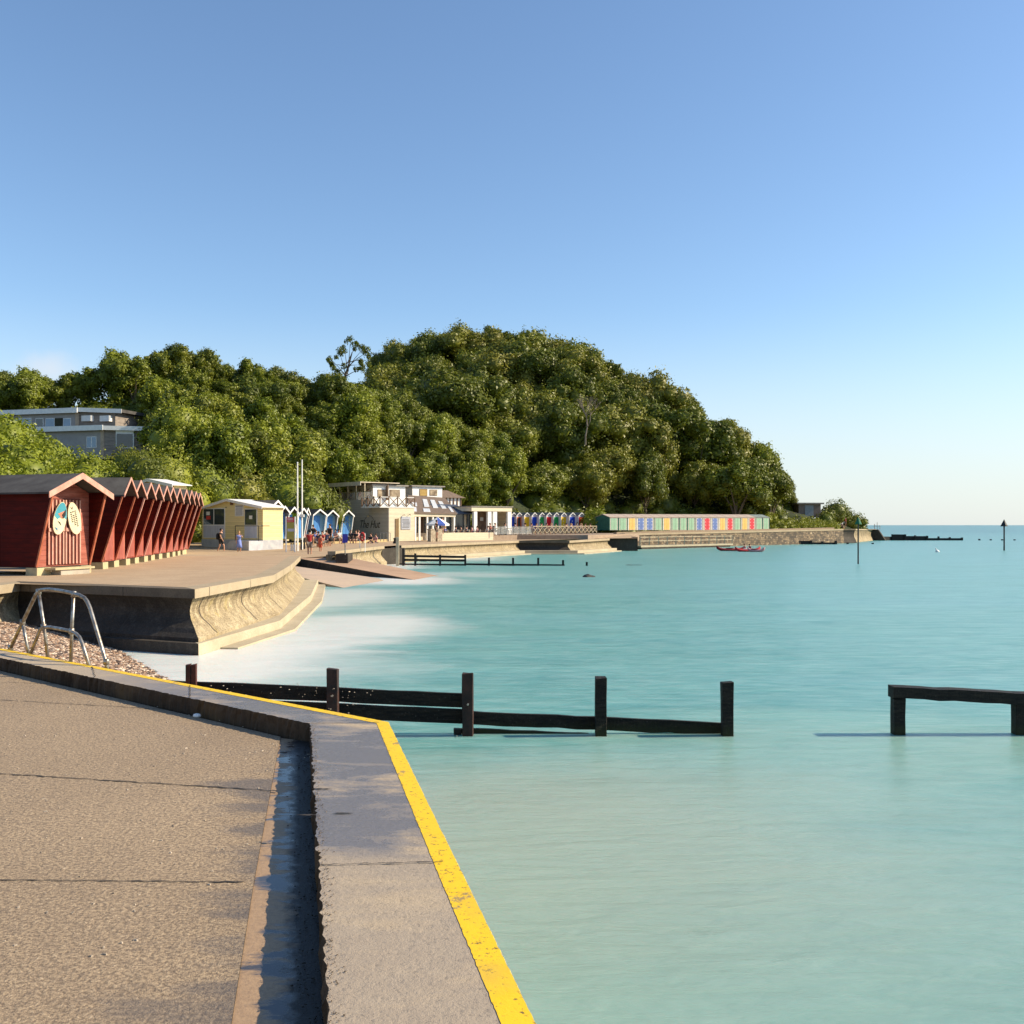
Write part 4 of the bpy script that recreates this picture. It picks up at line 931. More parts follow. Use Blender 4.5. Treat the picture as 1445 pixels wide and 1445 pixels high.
lowgroyne('dark stepped groyne running out to sea from the tip of the headland',[((PX(1246,Yg-1),Yg-1),(PX(1259,Yg),Yg),.7,PZ(757,Yg)),((PX(1259,Yg),Yg),(PX(1277,Yg),Yg),1.2,PZ(754,Yg)),((PX(1277,Yg),Yg),(PX(1309,Yg),Yg),.9,PZ(756.4,Yg)),((PX(1309,Yg),Yg),(PX(1358,Yg),Yg),.5,PZ(759.3,Yg))],[(PX(p,Yg),Yg,PZ(q,Yg)) for p,q in [(1259,754),(1277,754),(1291,755.5),(1308,756),(1324,757),(1340,758),(1357,758.5)]])
for i,(p,q,y_,lab) in enumerate([(1382,760.5,182,'dark stump in the sea, nearest to the end of the headland groyne'),(1398,760.8,182,'second dark stump in the sea beyond the headland groyne'),(1414,761,182,'dark stump in the sea just left of the far marker pole'),(1431.5,761.2,182,'dark stump in the sea right of the far marker pole'),
      (1196,765.5,147,'dark stump in the water below the dark buttress of the headland wall'),(1231.5,766,147,'small dark stump in the water right of the green topped marker pole')]):
    m=MB(); post(m,PX(p,y_),y_,.28,-1,PZ(q,y_),i); tag(m.build('groyne_stump',DARKW),lab,'post')
# marker poles
def marker(px,ytop,Y,label,green):
    t=thing('marker_pole',label,'sea marker',(PX(px,Y),Y,0)); zt=PZ(ytop,Y)
    m=MB(); m.tube([(0,0,-1),(0,0,zt-.35)],.055*Y/71,8); m.build('pole',DKMETAL,t)
    s=Y/71; m=MB(); m.lathe([(.0,.0),(.24*s,.0),(.22*s,.08*s),(.02,.5*s)],12,T(0,0,zt-.5*s)); m.build('topmark',mat('dark_green_paint',(.01,.16,.07),(.008,.1,.05)) if green else BLACK,t)
marker(1211,730,71.3,'tall thin marker pole with a green cone topmark in front of the headland',True)
marker(1417,733,109,'thin marker pole with a black cone topmark in open water at the far right',False)
t=thing('buoy','small white buoy tilted in the water left of the far marker pole','buoy',(PX(1323,103),103,0),0); m=MB(); m.lathe([(.05,-.2),(.2,-.05),(.2,.1),(.08,.22),(.05,.5),(.02,.52)],10,Matrix.Rotation(-.5,4,'Y')); m.build('float',WHITE,t,smooth=True)
# ------------------------------------------------------------ beach huts
def textmesh(s,size,mt,parent,loc,rot,name='lettering',ext=.006,shear=0):
    cu=bpy.data.curves.new(name,'FONT'); cu.body=s; cu.size=size; cu.extrude=ext; cu.align_x='CENTER'; cu.shear=shear
    o=bpy.data.objects.new('tmp',cu); C.objects.link(o); dg=bpy.context.evaluated_depsgraph_get(); me=bpy.data.meshes.new_from_object(o.evaluated_get(dg)); bpy.data.objects.remove(o)
    me.materials.clear(); me.materials.append(mt); r=bpy.data.objects.new(name,me); C.objects.link(r); r.parent=parent; r.location=loc; r.rotation_euler=rot; return r
def hut(name,label,loc,rz,w,d,ze,zp,p,wall,front,trim,door,roof=FELT,floor=.24,group=None,ovh=.12,battens=0,doorw=.42,edge=None,cat='beach hut',barge=.13,blocks=True):
    """local: +x out of the front, y across; front wall at x=0, eaves project by p"""
    t=thing(name,label,cat,loc,rz,group); h=w/2; f=floor; th=.035
    m=MB()
    side=[(-d,f),(0,f),(p,ze),(-d,ze)]
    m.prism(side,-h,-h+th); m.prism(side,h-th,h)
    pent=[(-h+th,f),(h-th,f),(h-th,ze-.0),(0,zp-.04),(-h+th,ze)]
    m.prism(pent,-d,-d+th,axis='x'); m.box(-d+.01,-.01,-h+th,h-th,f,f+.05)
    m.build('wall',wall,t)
    m=MB(); m.prism([(-h+th,f+.001),(h-th,f+.001),(h-th,ze),(0,zp-.05),(-h+th,ze)],-.03,0,axis='x'); m.build('front_wall',front,t)
    # roof
    m=MB(); sl=(zp-ze)/h
    for s in (-1,1):
        yo=s*(h+ovh); zo=ze-sl*ovh
        q=[(0,zp),(yo,zo),(yo,zo+.05),(0,zp+.05)]
        m.prism(q if s>0 else q[::-1],-d-.08,p+.07,axis='x')
    m.build('roof',roof,t)
    m=MB()
    for s in (-1,1):
        yo=s*(h+ovh+.01); zo=ze-sl*(ovh+.01)
        q=[(0,zp-barge+.04),(yo,zo-barge+.04),(yo,zo+.065),(0,zp+.065)]
        m.prism(q if s>0 else q[::-1],p+.072,p+.10,axis='x')
    m.build('bargeboard',trim,t)
    # slanted edge trims
    for s in (-1,1):
        m=MB(); m.beam((.0+.012,s*(h-.02),f),(p+.012,s*(h-.02),ze),.06,.05); m.build('edge_trim',edge or trim,t)
    # doors
    dz=f+1.95 if ze>1.9 else ze-.15
    dz=min(dz,ze-.05)
    for s in (-1,1):
        dd=MB(); dd.box(.002,.03,min(0.01*s,s*doorw),max(0.01*s,s*doorw),f+.04,dz); D=dd.build('door',door,t)
        if battens:
            m=MB()
            for k in range(battens):
                y=s*(.05+(doorw-.08)*k/(battens-1)); m.box(.032,.062,y-.022,y+.022,f+.06,dz-.04)
            m.build('batten',trim,D)
            m=MB(); m.box(.064,.088,min(.02*s,s*doorw),max(.02*s,s*doorw),f+1.0,f+1.1); m.build('crossbar',trim,D)
    if blocks:
        bl=[(-.35,.06,-h,-h+min(.5,h*.75)),(-d,-d+.3,-h,-h+.3)]
        if w>1.8: bl.append((-.35,.06,h-.4,h))
        for a_ in bl: bx('base_block',BLOCK,t,*a_,0.0,f-.02)
        m=MB(); m.box(-d,.02,-h,h,f-.02,f-.001); m.build('floor',DARKW,t)
    return t
PZ0=1.38
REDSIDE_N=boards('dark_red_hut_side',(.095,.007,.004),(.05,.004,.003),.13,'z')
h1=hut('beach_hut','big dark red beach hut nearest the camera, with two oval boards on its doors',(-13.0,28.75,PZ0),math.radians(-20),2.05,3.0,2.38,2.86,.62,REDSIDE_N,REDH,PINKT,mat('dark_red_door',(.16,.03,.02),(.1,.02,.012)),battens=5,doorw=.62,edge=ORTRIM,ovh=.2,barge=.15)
m=MB(); m.box(.03,.45,-.75,.75,.15,.21); m.build('step',BLOCK,h1)
m=MB(); m.box(.05,.4,-.5,.6,.0,.149); m.build('step',mat('grey_step',(.42,.37,.3)),h1)
# oval boards hanging on the doors
def oval(label,y,tilt,mt,fn):
    t=thing('oval_board',label,'board',(0,0,0),0); M=h1.matrix_basis.copy()
    base=Matrix.Translation((-13.0,28.75,PZ0))@Matrix.Rotation(math.radians(-20),4,'Z')@Matrix.Translation((.12,y,1.62))@Matrix.Rotation(tilt,4,'X')
    t.matrix_world=base; m=MB(); n=28
    ring=[(.235*math.cos(2*math.pi*k/n)*(1-.12*math.sin(2*math.pi*k/n)),.48*math.sin(2*math.pi*k/n)) for k in range(n)]
    m.prism(ring,0,.03,axis='x'); m.build('board',mt,t); fn(t); return t
CREAMB=mat('cream_board',(.68,.6,.4),(.58,.5,.33)); TEALB=mat('teal_sea_paint',(.05,.3,.38),(.03,.22,.3))
def deco1(t):
    m=MB(); pts=[]
    n=20
    for k in range(n+1):
        a=math.pi*k/n+.0; pts.append((.225*math.cos(a)*(1-.12*math.sin(a)),.46*math.sin(a)))
    pts=[(.225,.02)]+pts[1:-1]+[(-.225,.02),(-.1,-.06),(.06,.08)]
    m.prism([(y,z) for y,z in pts],.031,.036,axis='x'); m.build('painted_sea',TEALB,t)
    for q,c in (([(-.12,.1),(.1,.24),(.05,.0)],mat('coral_patch',(.6,.2,.12))),([(.02,.1),(.14,.3),(.17,.12),(.1,.0)],BLACK),([(-.14,-.3),(-.02,-.38),(-.04,-.3)],mat('blue_patch',(.05,.25,.4))),([(-.08,-.1),(.08,-.2),(.02,-.12)],BLACK)):
        m=MB(); m.prism(q,.037,.041,axis='x'); m.build('painted_patch',c,t)
def deco2(t):
    m=MB(); rg=random.Random(3)
    for r_ in range(3):
        for k in range(9 if r_!=2 else 6):
            z=.2-r_*.0-k*.055; y=.07-r_*.085; m.box(.031,.036,y-.028,y+.028,z-.018,z+.012) if rg.random()<.85 else None
    m.build('lettering',BLACK,t)
    m=MB(); m.prism([(-.08,.36),(-.03,.26),(.02,.36),(-.03,.31)],.031,.036,axis='x'); m.build('painted_patch',BLACK,t)
oval('teal and cream painted oval board hanging on the left door of the nearest red hut',-.27,math.radians(-14),CREAMB,deco1)
oval('cream oval board with dark lettering hanging on the right door of the nearest red hut',.27,math.radians(14),CREAMB,deco2)
REDF2=boards('weathered_red_boards',(.36,.09,.06),(.27,.05,.035),.11,'y'); REDF3=boards('sun_bleached_red_boards',(.5,.19,.14),(.36,.09,.06),.11,'y')
ordn=['first narrow','second narrow','third narrow','fourth narrow','fifth narrow','sixth narrow','seventh narrow','eighth narrow','ninth narrow','tenth narrow']
for i in range(11):
    k=i/10; pxs=[181.6,195.6,209.7,221,232.5,241.4,251,260.5,267.8,274.2,280][i]; pys=[673,677,680.5,682.5,685,687,688.5,690,691.5,693,695][i]
    zpk=PZ0+3.02; Y=(zpk-CH)*F/(HY-pys); 
    Y=32.6+(48.4-32.6)*k; X=PX(pxs,Y); a=math.radians(4.5); p=.66
    lab=('last and farthest narrow dark red beach hut, next to the yellow cabin' if i==10 else ordn[i]+' dark red hut in the row, counting from the big red hut')
    hh=(HY-pys)/F*Y+CH-PZ0
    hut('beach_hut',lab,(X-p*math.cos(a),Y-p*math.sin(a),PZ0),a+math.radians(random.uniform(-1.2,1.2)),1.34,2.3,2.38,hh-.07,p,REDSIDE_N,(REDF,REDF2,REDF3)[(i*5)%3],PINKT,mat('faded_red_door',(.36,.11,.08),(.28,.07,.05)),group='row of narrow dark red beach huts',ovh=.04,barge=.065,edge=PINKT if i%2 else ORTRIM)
# ------------------------------------------------------------ building helper in (u,v,z) frame from pixels
class Frame:
    def __init__(s,ox,oy,ux,uy):
        L=math.hypot(ux,uy); s.o=Vector((ox,oy,0)); s.u=Vector((ux/L,uy/L,0)); s.v=Vector((-uy/L,ux/L,0)); s.rz=math.atan2(uy,ux)
    def upx(s,px,v):
        k=(px-CX)/F; a=s.o+s.v*v; return (k*a.y-a.x)/(s.u.x-k*s.u.y)
    def vpx(s,px,u):
        k=(px-CX)/F; a=s.o+s.u*u; return (k*a.y-a.x)/(s.v.x-k*s.v.y)
    def z(s,py,u,v):
        y=(s.o+s.u*u+s.v*v).y; return CH-(py-HY)/F*y
    def empty(s,name,label,cat,group=None):
        return thing(name,label,cat,(s.o.x,s.o.y,0),s.rz,group)
    def pbox(s,m,px0,px1,py0,py1,v0,v1,zb=None):
        u0=s.upx(px0,v0); u1=s.upx(px1,v0); um=(u0+u1)/2; za=s.z(py1,um,v0) if zb is None else zb; zt=s.z(py0,um,v0)
        m.box(u0,u1,v0,v1,za,zt); return (u0,u1,za,zt)
# yellow cabin: right front corner (370,777)
YC=Frame(PX(285,75),75,PX(371,70)-PX(285,75),-5)
t=YC.empty('beach_cabin','pale yellow wooden cabin with white framed stable doors and a notice board on its front','cabin')
W=YC.upx(371,0); z0=1.0; zf=1.75
ze_r=YC.z(714.5,W,0); zpk=YC.z(704.5,W*.47,0); ze_l=ze_r; dep=1.7; uc=W*.46
m=MB(); m.prism([(0,zf),(W,zf),(W,ze_r-.05),(uc,zpk-.05),(0,ze_l-.05)],0,dep); m.build('wall',YELLOW,t)
m=MB(); m.box(-.02,W+.02,-.02,dep,z0-.8,zf-.001); m.build('base',mat('whitewashed_base',(.5,.5,.5),(.36,.37,.4)),t)
def groof(t,frame,u0,u1,uc,zl,zr,zp,v0,v1,trim,roof,ov=.25,th=.1):
    for a,za in ((u0-ov,zl-(zp-zl)/(uc-u0)*ov),(u1+ov,zr-(zp-zr)/(u1-uc)*ov)):
        q=[(uc,zp),(a,za),(a,za+th*.5),(uc,zp+th*.5)]
        m=MB(); m.prism(q,v0-ov,v1+ov); m.build('roof',roof,t)
        m=MB(); m.prism([(uc,zp-.12),(a,za-.12),(a,za+th*.7),(uc,zp+th*.7)],v0-ov-.03,v0-ov-.002); m.build('bargeboard',trim,t)
groof(t,YC,0,W,uc,ze_l-.05,ze_r-.05,zpk-.03,0,dep,WHITE,WHITE,.22)
def pdoor(t,fr,px0,px1,py0,py1,v=0,split=None,panes=1,name='door',glass=GLASS,frame=WHITE,low=None):
    m=MB(); u0,u1,za,zt=fr.pbox(m,px0,px1,py0,py1,v-.05,v-.004); D=m.build(name,frame,t)
    zs=za+(zt-za)*(split or 0)
    for k in range(panes):
        a=u0+(u1-u0)*k/panes+.06; b_=u0+(u1-u0)*(k+1)/panes-.06; bx('pane',glass,D,a,b_,v-.06,v-.052,zs+.06,zt-.07)
    if low and split: bx('lower_panel',low,D,u0+.03,u1-.03,v-.058,v-.052,za+.04,zs-.02)
    return D,(u0,u1,za,zt)
LOWP=boards('white_blue_boards',(.62,.64,.72),(.52,.54,.62),.14,'x')
pdoor(t,YC,287,317,717,759,split=.42,panes=2,low=LOWP); pdoor(t,YC,345,362.5,717.5,759.5,split=.42,low=LOWP)
m=MB(); u0,u1,za,zt=YC.pbox(m,331.5,343.5,711,728.5,-.045,-.005); nb=m.build('notice_board',WHITE,t)
m=MB(); rr=random.Random(4)
for k in range(8): zz_=zt-.28-k*.075; m.box(u0+.08+rr.uniform(0,.1),u1-.08-rr.uniform(0,.12),-.051,-.047,zz_-.018,zz_+.01)
m.box(u0+.07,u1-.07,-.052,-.047,zt-.2,zt-.13); m.build('lettering',mat('blue_grey_print',(.15,.17,.28),bmp=0),nb)
for px0,py0,px1,py1,c in ((291,722,296,727,WHITE),(291,728,297,733,mat('red_notice',(.7,.06,.04),bmp=0)),(351.5,727.5,356,732.5,WHITE)):
    m=MB(); YC.pbox(m,px0,px1,py0,py1,-.066,-.062); m.build('notice',c,t)
m=MB(); YC.pbox(m,324.5,328.5,708.5,712.5,-.05,-.004); m.build('vent',mat('brown_vent',(.2,.09,.05)),t)
for px in (292,): pass
m=MB(); uL=YC.upx(332,-1.0); uR=YC.upx(365,-1.0); zr=YC.z(742,W*.8,-1); zg=YC.z(761,W*.8,-1)
for a in (uL,uR): m.tube([(a,-1,zg-.1),(a,-1,zr)],.03,6)
m.tube([(uL,-1,zr),(uR,-1,zr),(uR,-.1,zr)],.03,6); m.build('handrail',DKMETAL,t)
# ramp/platform in front of the door
m=MB(); ur=YC.upx(317,-1.1); m.prism([(ur,z0-.35),(W+.05,z0-.45),(W+.05,zf-.05),(W*.72,zf-.05),(ur,z0+.12)],-1.2,-.03); m.build('ramp',mat('pale_ramp',(.55,.55,.57),(.42,.42,.46)),t)
# right hand side of the cabin (sunlit) is the next small gabled hut
def leanhut(px_peak,py_peak,Y,rz,w,label,side,front,door,p=.5,zb=None,trim=WHITE,h=2.7,d=2.2,group='blue green and grey beach huts beside the cafe',ze=None,name='beach_hut',doorw=.32):
    zpk=PZ(py_peak,Y); base=zpk-h if zb is None else zb; hh=zpk-base; a=math.radians(rz)
    X=PX(px_peak,Y); return hut(name,label,(X-p*math.cos(a),Y-p*math.sin(a),base),a,w,d,hh-.55,hh-.06,p,side,front,trim,door,group=group,ovh=.05,barge=.13,doorw=doorw,edge=trim,floor=.22)
BLUED=boards('blue_boards',(.1,.3,.65),(.08,.22,.5),.1,'y'); LBLUE=boards('light_blue_boards',(.3,.5,.62),(.22,.4,.52),.1,'y'); GREYB=boards('grey_hut_boards',(.27,.28,.3),(.2,.2,.22),.12,'z')
GREENB=boards('lime_green_boards',(.36,.5,.06),(.28,.4,.05),.1,'y'); LB2=boards('light_blue_clapboard',(.28,.5,.66),(.2,.4,.55),.12,'z'); GR2=boards('lime_clapboard',(.36,.5,.06),(.26,.38,.05),.12,'z')
leanhut(391,705.5,73,-14,1.9,'yellow gabled hut with a white roof edge adjoining the pale yellow cabin',YELLOW,YELLOW2,YELLOW2,p=.35,h=3.0,d=3.2,group='yellow cabins')
SP=[(401.3,713.5,76,'grey beach hut with a blue door right of the yellow gabled hut',GREYB,BLUED),(414.5,714.8,79.5,'lime green beach hut behind the red topped sign board',GR2,GREENB),(427.8,716.5,82.5,'pale blue beach hut with a blue door behind the flagpoles',LB2,LBLUE)]
for px,py,Y,lab,s_,f_ in SP: leanhut(px,py,Y,-32,1.05,lab,s_,f_,BLUED,h=2.75,p=.45,doorw=.27)
leanhut(433.8,716.5,86,-6,1.2,'dark red beach hut squeezed between the two groups of blue huts',REDW,REDF,BLUED,p=.4,h=2.8)
for px,py,Y,rz,w_,lab,s_,f_ in [(451.3,718,88,-48,1.35,'wide light blue beach hut with white trim behind the seated group',LB2,LBLUE),(469.3,719.5,91,-48,1.2,'grey beach hut with a blue door, right of the wide light blue hut',GREYB,LBLUE),(480.6,719.5,93,-30,.75,'narrow lime green beach hut between a grey and a blue hut',GR2,GREENB),(491.6,719.5,93.5,-50,1.15,'light blue beach hut closest to the grey wall of the cafe',LB2,LBLUE)]:
    leanhut(px,py,Y,rz,w_,lab,s_,f_,BLUED,h=2.75,p=.5,doorw=.3)
# second yellow cabin behind the red row
Y2=Frame(PX(190,64),64,PX(263,59.5)-PX(190,64),-4.5)
t=Y2.empty('beach_cabin','pale yellow cabin with a shallow white edged roof showing behind the dark red huts','cabin')
W2=Y2.upx(246,0); z2=Y2.z(686,W2/2,0); zp2=Y2.z(677,W2/2,0)
m=MB(); m.prism([(0,1.0),(W2,1.0),(W2,z2),(W2*.42,zp2),(0,z2)],0,.8); m.build('wall',YELLOW,t); groof(t,Y2,0,W2,W2*.42,z2,z2,zp2+.02,0,.8,WHITE,WHITE,.25)
m=MB(); Y2.pbox(m,220,232,688,700,-.05,-.003); m.build('window',WHITE,t); m=MB(); Y2.pbox(m,221,231,689,699,-.06,-.052); m.build('window_pane',BGLASS,t)
# ------------------------------------------------------------ the cafe
K=Frame(PX(549,98),98,.77,.64); z0=1.2
cafe=K.empty('cafe','low cream and grey seafront cafe with a glazed sloping roof and white framed upper rooms','cafe')
def kb(name,mt,px0,px1,py0,py1,v0,v1,zb=None,parent=cafe):
    m=MB(); r=K.pbox(m,px0,px1,py0,py1,v0,v1,zb); o=m.build(name,mt,parent); return o,r
CREAMB_=boards('cream_boards',(.74,.65,.48),(.68,.59,.43),.2,'z',streak=.2)
# front block
uA=K.upx(584.5,0); m=MB(); m.box(.0,uA,0,9,z0-.3,K.z(716.5,.5,0)); m.build('wall',CREAMB_,cafe)
zg=K.z(706,0,8); m=MB(); vE=K.vpx(457,-.02)
m.box(-.04,-.002,0.0,vE,z0-.3,K.z(716.5,0,0)); m.box(-.04,.25,3.0,vE,K.z(716.5,0,0),zg); m.build('side_wall',GREYW,cafe)
m=MB(); m.box(.26,uA+1,9.01,vE,z0-.3,zg-.15); m.build('wall',GREYW,cafe)
# roof terrace parapet, awning and posts above the grey wall
PINKROOF=mat('beige_awning',(.62,.52,.4),(.52,.43,.32)); 
m=MB(); m.box(-.5,4.2,4.5,vE+.5,zg+1.75,zg+1.83); m.build('awning_roof',PINKROOF,cafe)
m=MB(); m.box(-.56,-.5,4.5,vE+.5,zg+1.45,zg+1.85); m.build('awning_valance',mat('awning_valance',(.7,.62,.5)),cafe)
for v in np.linspace(4.6,vE,6): bx('post',PALEM,cafe,-.03,.06,float(v)-.05,float(v)+.05,zg,zg+1.75)
m=MB()
for k in range(46):
    v=3.2+(vE-3.4)*k/45; m.box(-.02,.02,v-.015,v+.015,zg,zg+.8)
m.box(-.03,.03,3.2,vE,zg+.8,zg+.86); m.build('railing',METAL,cafe)
m=MB(); m.box(2.8,2.9,4.6,vE,zg,zg+1.6); m.build('screen',mat('brown_screen',(.22,.15,.1)),cafe)
# balcony with X braced fence, wraps the corner
zd=K.z(716,0,0); zt_=K.z(701.5,0,0)
m=MB(); m.box(-1.1,uA+.1,-.05,3.5,zd-.02,zd+.06); m.build('balcony_deck',WHITE,cafe)
BROWNP=mat('brown_post',(.16,.09,.05))
def xfence(u0,v0,u1,v1,z_a,z_b,n,parent,post=BROWNP,panel=WHITE):
    a=Vector((u0,v0,0)); b_=Vector((u1,v1,0)); d=(b_-a)/n; nn=Vector((d.y,-d.x,0)).normalized()*.02
    mp=MB(); mx=MB()
    for k in range(n+1): p=a+d*k; mp.beam(p+Vector((0,0,z_a)),p+Vector((0,0,z_b+.1)),.09,.09)
    for k in range(n):
        p=a+d*(k+.08); q=a+d*(k+.92)
        mx.add([p+Vector((0,0,z_a+.06)),q+Vector((0,0,z_a+.06)),q+Vector((0,0,z_a+.34)),p+Vector((0,0,z_a+.34))],[(0,1,2,3)])
        mp.beam(p+nn*2+Vector((0,0,z_a+.1)),q+nn*2+Vector((0,0,z_b-.05)),.06,.06); mp.beam(q+nn*4+Vector((0,0,z_a+.1)),p+nn*4+Vector((0,0,z_b-.05)),.06,.06)
        mx.beam(p+Vector((0,0,z_b)),q+Vector((0,0,z_b)),.07,.06); mx.beam(p+Vector((0,0,z_a+.04)),q+Vector((0,0,z_a+.04)),.06,.05)
    F_=mx.build('fence_panel',panel,parent); mp.build('fence_post',post,parent); return F_
xfence(-1.05,3.4,-1.05,0,zd+.06,zt_,3,cafe); xfence(-1.05,-.02,uA+.05,-.02,zd+.06,zt_,4,cafe)
# upper rooms
def upper(px0,px1,py0,pyb,v0,v1,win,side=True,wallm=WHITE):
    o,(u0,u1,za,zt)=kb('upper_wall',wallm,px0,px1,py0,pyb,v0,v1)
    bx('flat_roof',mat('grey_roof_edge',(.3,.27,.24)),cafe,u0-.25,u1+.25,v0-.25,v1+.2,zt+.002,zt+.14)
    if side: bx('side_wall',GREYW,cafe,u0-.03,u0-.002,v0+.01,v1,za,zt)
    for a,b_,c_,d_,g in win:
        w_,r=kb('window',mat('brown_window_frame',(.2,.13,.08)),a,b_,c_,d_,v0-.04,v0-.003); bx('pane',g,w_,r[0]+.05,r[1]-.05,v0-.05,v0-.042,r[2]+.05,r[3]-.05)
WARM=mat('warm_interior',(.42,.33,.22),(.12,.08,.05),sc=2); OCH=mat('ochre_blind',(.45,.3,.08),(.3,.18,.05))
upper(526.5,572,686,712,5,10,[(533,548,691,702,WARM),(550,564.5,691,702,WARM)])
upper(582,624,687,712,11,17,[(592,603,690,700,OCH),(606.5,617,691,699.5,WARM)])
# hipped roof room and white slatted balustrade
o,(u0,u1,za,zt)=kb('upper_wall',WHITE,624.5,650,702.5,716,14,18)
m=MB(); 
for k in range(6): 
    a=u0+(u1-u0)*k/5; m.box(a-.06,a+.06,13.9,13.995,za,zt)
m.build('pillar',BROWNP,cafe)
m=MB(); a0_,a1_=u0-.3,u1+.5; m.add([(a0_,13.6,zt),(a1_,13.6,zt),(a1_,18,zt),(a0_,18,zt),(a0_,15.5,zt+.95),(a1_-1.4,15.5,zt+.95)],[(0,1,5,4),(1,2,5),(2,3,4,5),(0,4,3),(0,3,2,1)]); m.build('hipped_roof',BROWN,cafe)
# glazed sloping roof
uB=uA+.02; uC=K.upx(643,1.0); zr0=K.z(723,(uB+uC)/2,1.0)
uT0=K.upx(576,9); uT1=K.upx(612,9); zr1=K.z(700,uT0,9)+.1
m=MB(); rf=[(uB-.2,.9,zr0),(uC+.1,.9,zr0-.1),(uT1+1.6,9,zr1-.2),(uT0,9,zr1)]
m.add(rf+[(x,y,z-.12) for x,y,z in rf],[(0,1,2,3),(7,6,5,4),(0,4,5,1),(1,5,6,2),(2,6,7,3),(3,7,4,0)]); m.build('sloping_roof',BROWN,cafe)
SKYL=mat('white_skylight',(.8,.8,.82),(.6,.65,.72),rough=.2)
def rq(a,b_): 
    p=Vector(rf[0])*(1-a)*(1-b_)+Vector(rf[1])*a*(1-b_)+Vector(rf[2])*a*b_+Vector(rf[3])*(1-a)*b_; return p+Vector((0,0,.035))
for a,b0,b1,w_ in [(.02,.05,.28,.16),(.08,.36,.55,.12),(.36,.35,.8,.11),(.55,.3,.78,.11),(.74,.28,.72,.1),(.32,.05,.22,.14),(.9,.1,.4,.06)]:
    m=MB(); q=[rq(a,b0),rq(a+w_,b0),rq(a+w_,b1),rq(a,b1)]; m.add(q+[p-Vector((0,0,.05)) for p in q],[(0,1,2,3),(0,4,5,1),(1,5,6,2),(2,6,7,3),(3,7,4,0)]); m.build('skylight',SKYL,cafe)
# glazed front under the sloping roof
zb_=z0+.05; m=MB(); m.box(uB,uC,3.0,3.2,zb_-.3,zr0-.15); m.build('wall',CREAM,cafe)
kb('window_band',GLASS,587,592,727,752,2.93,2.99); 
for a,b_ in ((594,598),(599,602),(605,609),(612,617),(620,626),(630,637)): kb('window',GLASS if a!=594 else mat('brown_open_door',(.12,.07,.04)),a,b_,726.5,752,2.93,2.995)
for px in (586,592,603,611,618,628,641): 
    u=K.upx(px,1.1); bx('column',WHITE,cafe,u-.09,u+.09,1.05,1.2,zb_-.2,zr0-.15)
bx('beam',CREAM,cafe,uB+.02,uC,1.0,1.25,zr0-.45,zr0-.14)
# dark slate roofed link
u0=K.upx(640,2); u1=K.upx(666,2); za=K.z(724,u0,2); zt=K.z(715.5,u0,2)
m=MB(); m.add([(u0-.3,1.5,za),(u1,1.5,za),(u1,5,zt+.35),(u0-1,5,zt+.35),(u0-.3,1.5,za-.12),(u1,1.5,za-.12),(u1,5,za-.12),(u0-1,5,za-.12)],[(0,1,2,3),(0,4,5,1),(1,5,6,2),(2,6,7,3),(3,7,4,0)]); m.build('slate_roof',mat('blue_slate',(.07,.085,.12),(.05,.06,.085)),cafe)
m=MB(); m.box(u0,u1,3.0,3.2,z0-.2,za-.13); m.build('wall',CREAM,cafe)
kb('window',GLASS,643,655,726,748,2.93,2.995); kb('window',GLASS,659,664,726,748,2.93,2.995)
# pavilion
o,(u0,u1,za,zt)=kb('pavilion_fascia',CREAMB_,665.5,722.5,715.5,721.5,.6,4.6); bx('flat_roof',mat('grey_roof_edge',(.3,.27,.24)),cafe,u0-.1,u1+.1,.5,4.7,zt+.002,zt+.09)
for a,b_ in ((669,673.5),(688.5,693.5),(696,701.5),(716.5,721.5)):
    m=MB(); K.pbox(m,a,b_,721.5,752,.65,.95,z0); m.build('column',WHITE,cafe)
kb('back_wall',mat('brown_room',(.3,.2,.13),(.16,.1,.07),sc=2),667,694.5,722,752,3.4,3.5,z0); kb('back_wall',CREAM,694.5,722,722,752,3.2,3.3,z0)
kb('counter_screen',mat('blue_shutter',(.04,.12,.4),(.03,.09,.3)),702,714,727,742,3.1,3.18); kb('side_wall',CREAMB_,719.5,722,721.5,752,1.0,4.6,z0)
kb('poster',WHITE,678,682,730,735,3.3,3.38); kb('poster',WHITE,703,706,733,738,3.02,3.08)
# doors, sign, lamps of the front block
D_,r=kb('door',mat('brown_door',(.22,.14,.06),(.16,.1,.04)),558,562,732,759.5,-.05,-.003); bx('door_frame',mat('ochre_frame',(.4,.28,.12)),D_,r[1]+.005,r[1]+.08,-.06,-.003,r[2],r[3]+.05)
S_,r=kb('menu_board',mat('grey_board',(.45,.46,.5),(.38,.39,.43)),566.5,579.5,729,747,-.06,-.003)
m=MB(); rr=random.Random(8)
for k in range(7): zz_=r[3]-.3-k*.13; m.box(r[0]+.08+rr.uniform(0,.12),r[1]-.08-rr.uniform(0,.12),-.068,-.062,zz_-.02,zz_+.02)
m.build('lettering',BLACK,S_)
for px,py in ((569,727),(577,726.5),(519.7,728.5)):
    if px>550:
        u=K.upx(px,0); z_=K.z(py,u,0); m=MB(); m.tube([(u,0,z_),(u,-.2,z_+.05),(u+.05,-.28,z_-.04)],.025,6); m.build('wall_lamp',DKMETAL,cafe)
vt=K.vpx(521,-.04); textmesh('The Hut',1.15,DKMETAL,cafe,(-.05,vt,K.z(745,0,vt)),(math.pi/2,0,-math.pi/2),ext=.006,shear=.35)
m=MB(); vs_=[]
c0=Vector((-.05,vt,K.z(741,0,vt)))
for k in range(13): a=math.radians(20+140*k/12); vs_.append(c0+Vector((0,1.05*math.cos(a),.95*math.sin(a))))
m.tube(vs_,.022,5); m.build('sign_arc',BLACK,cafe)
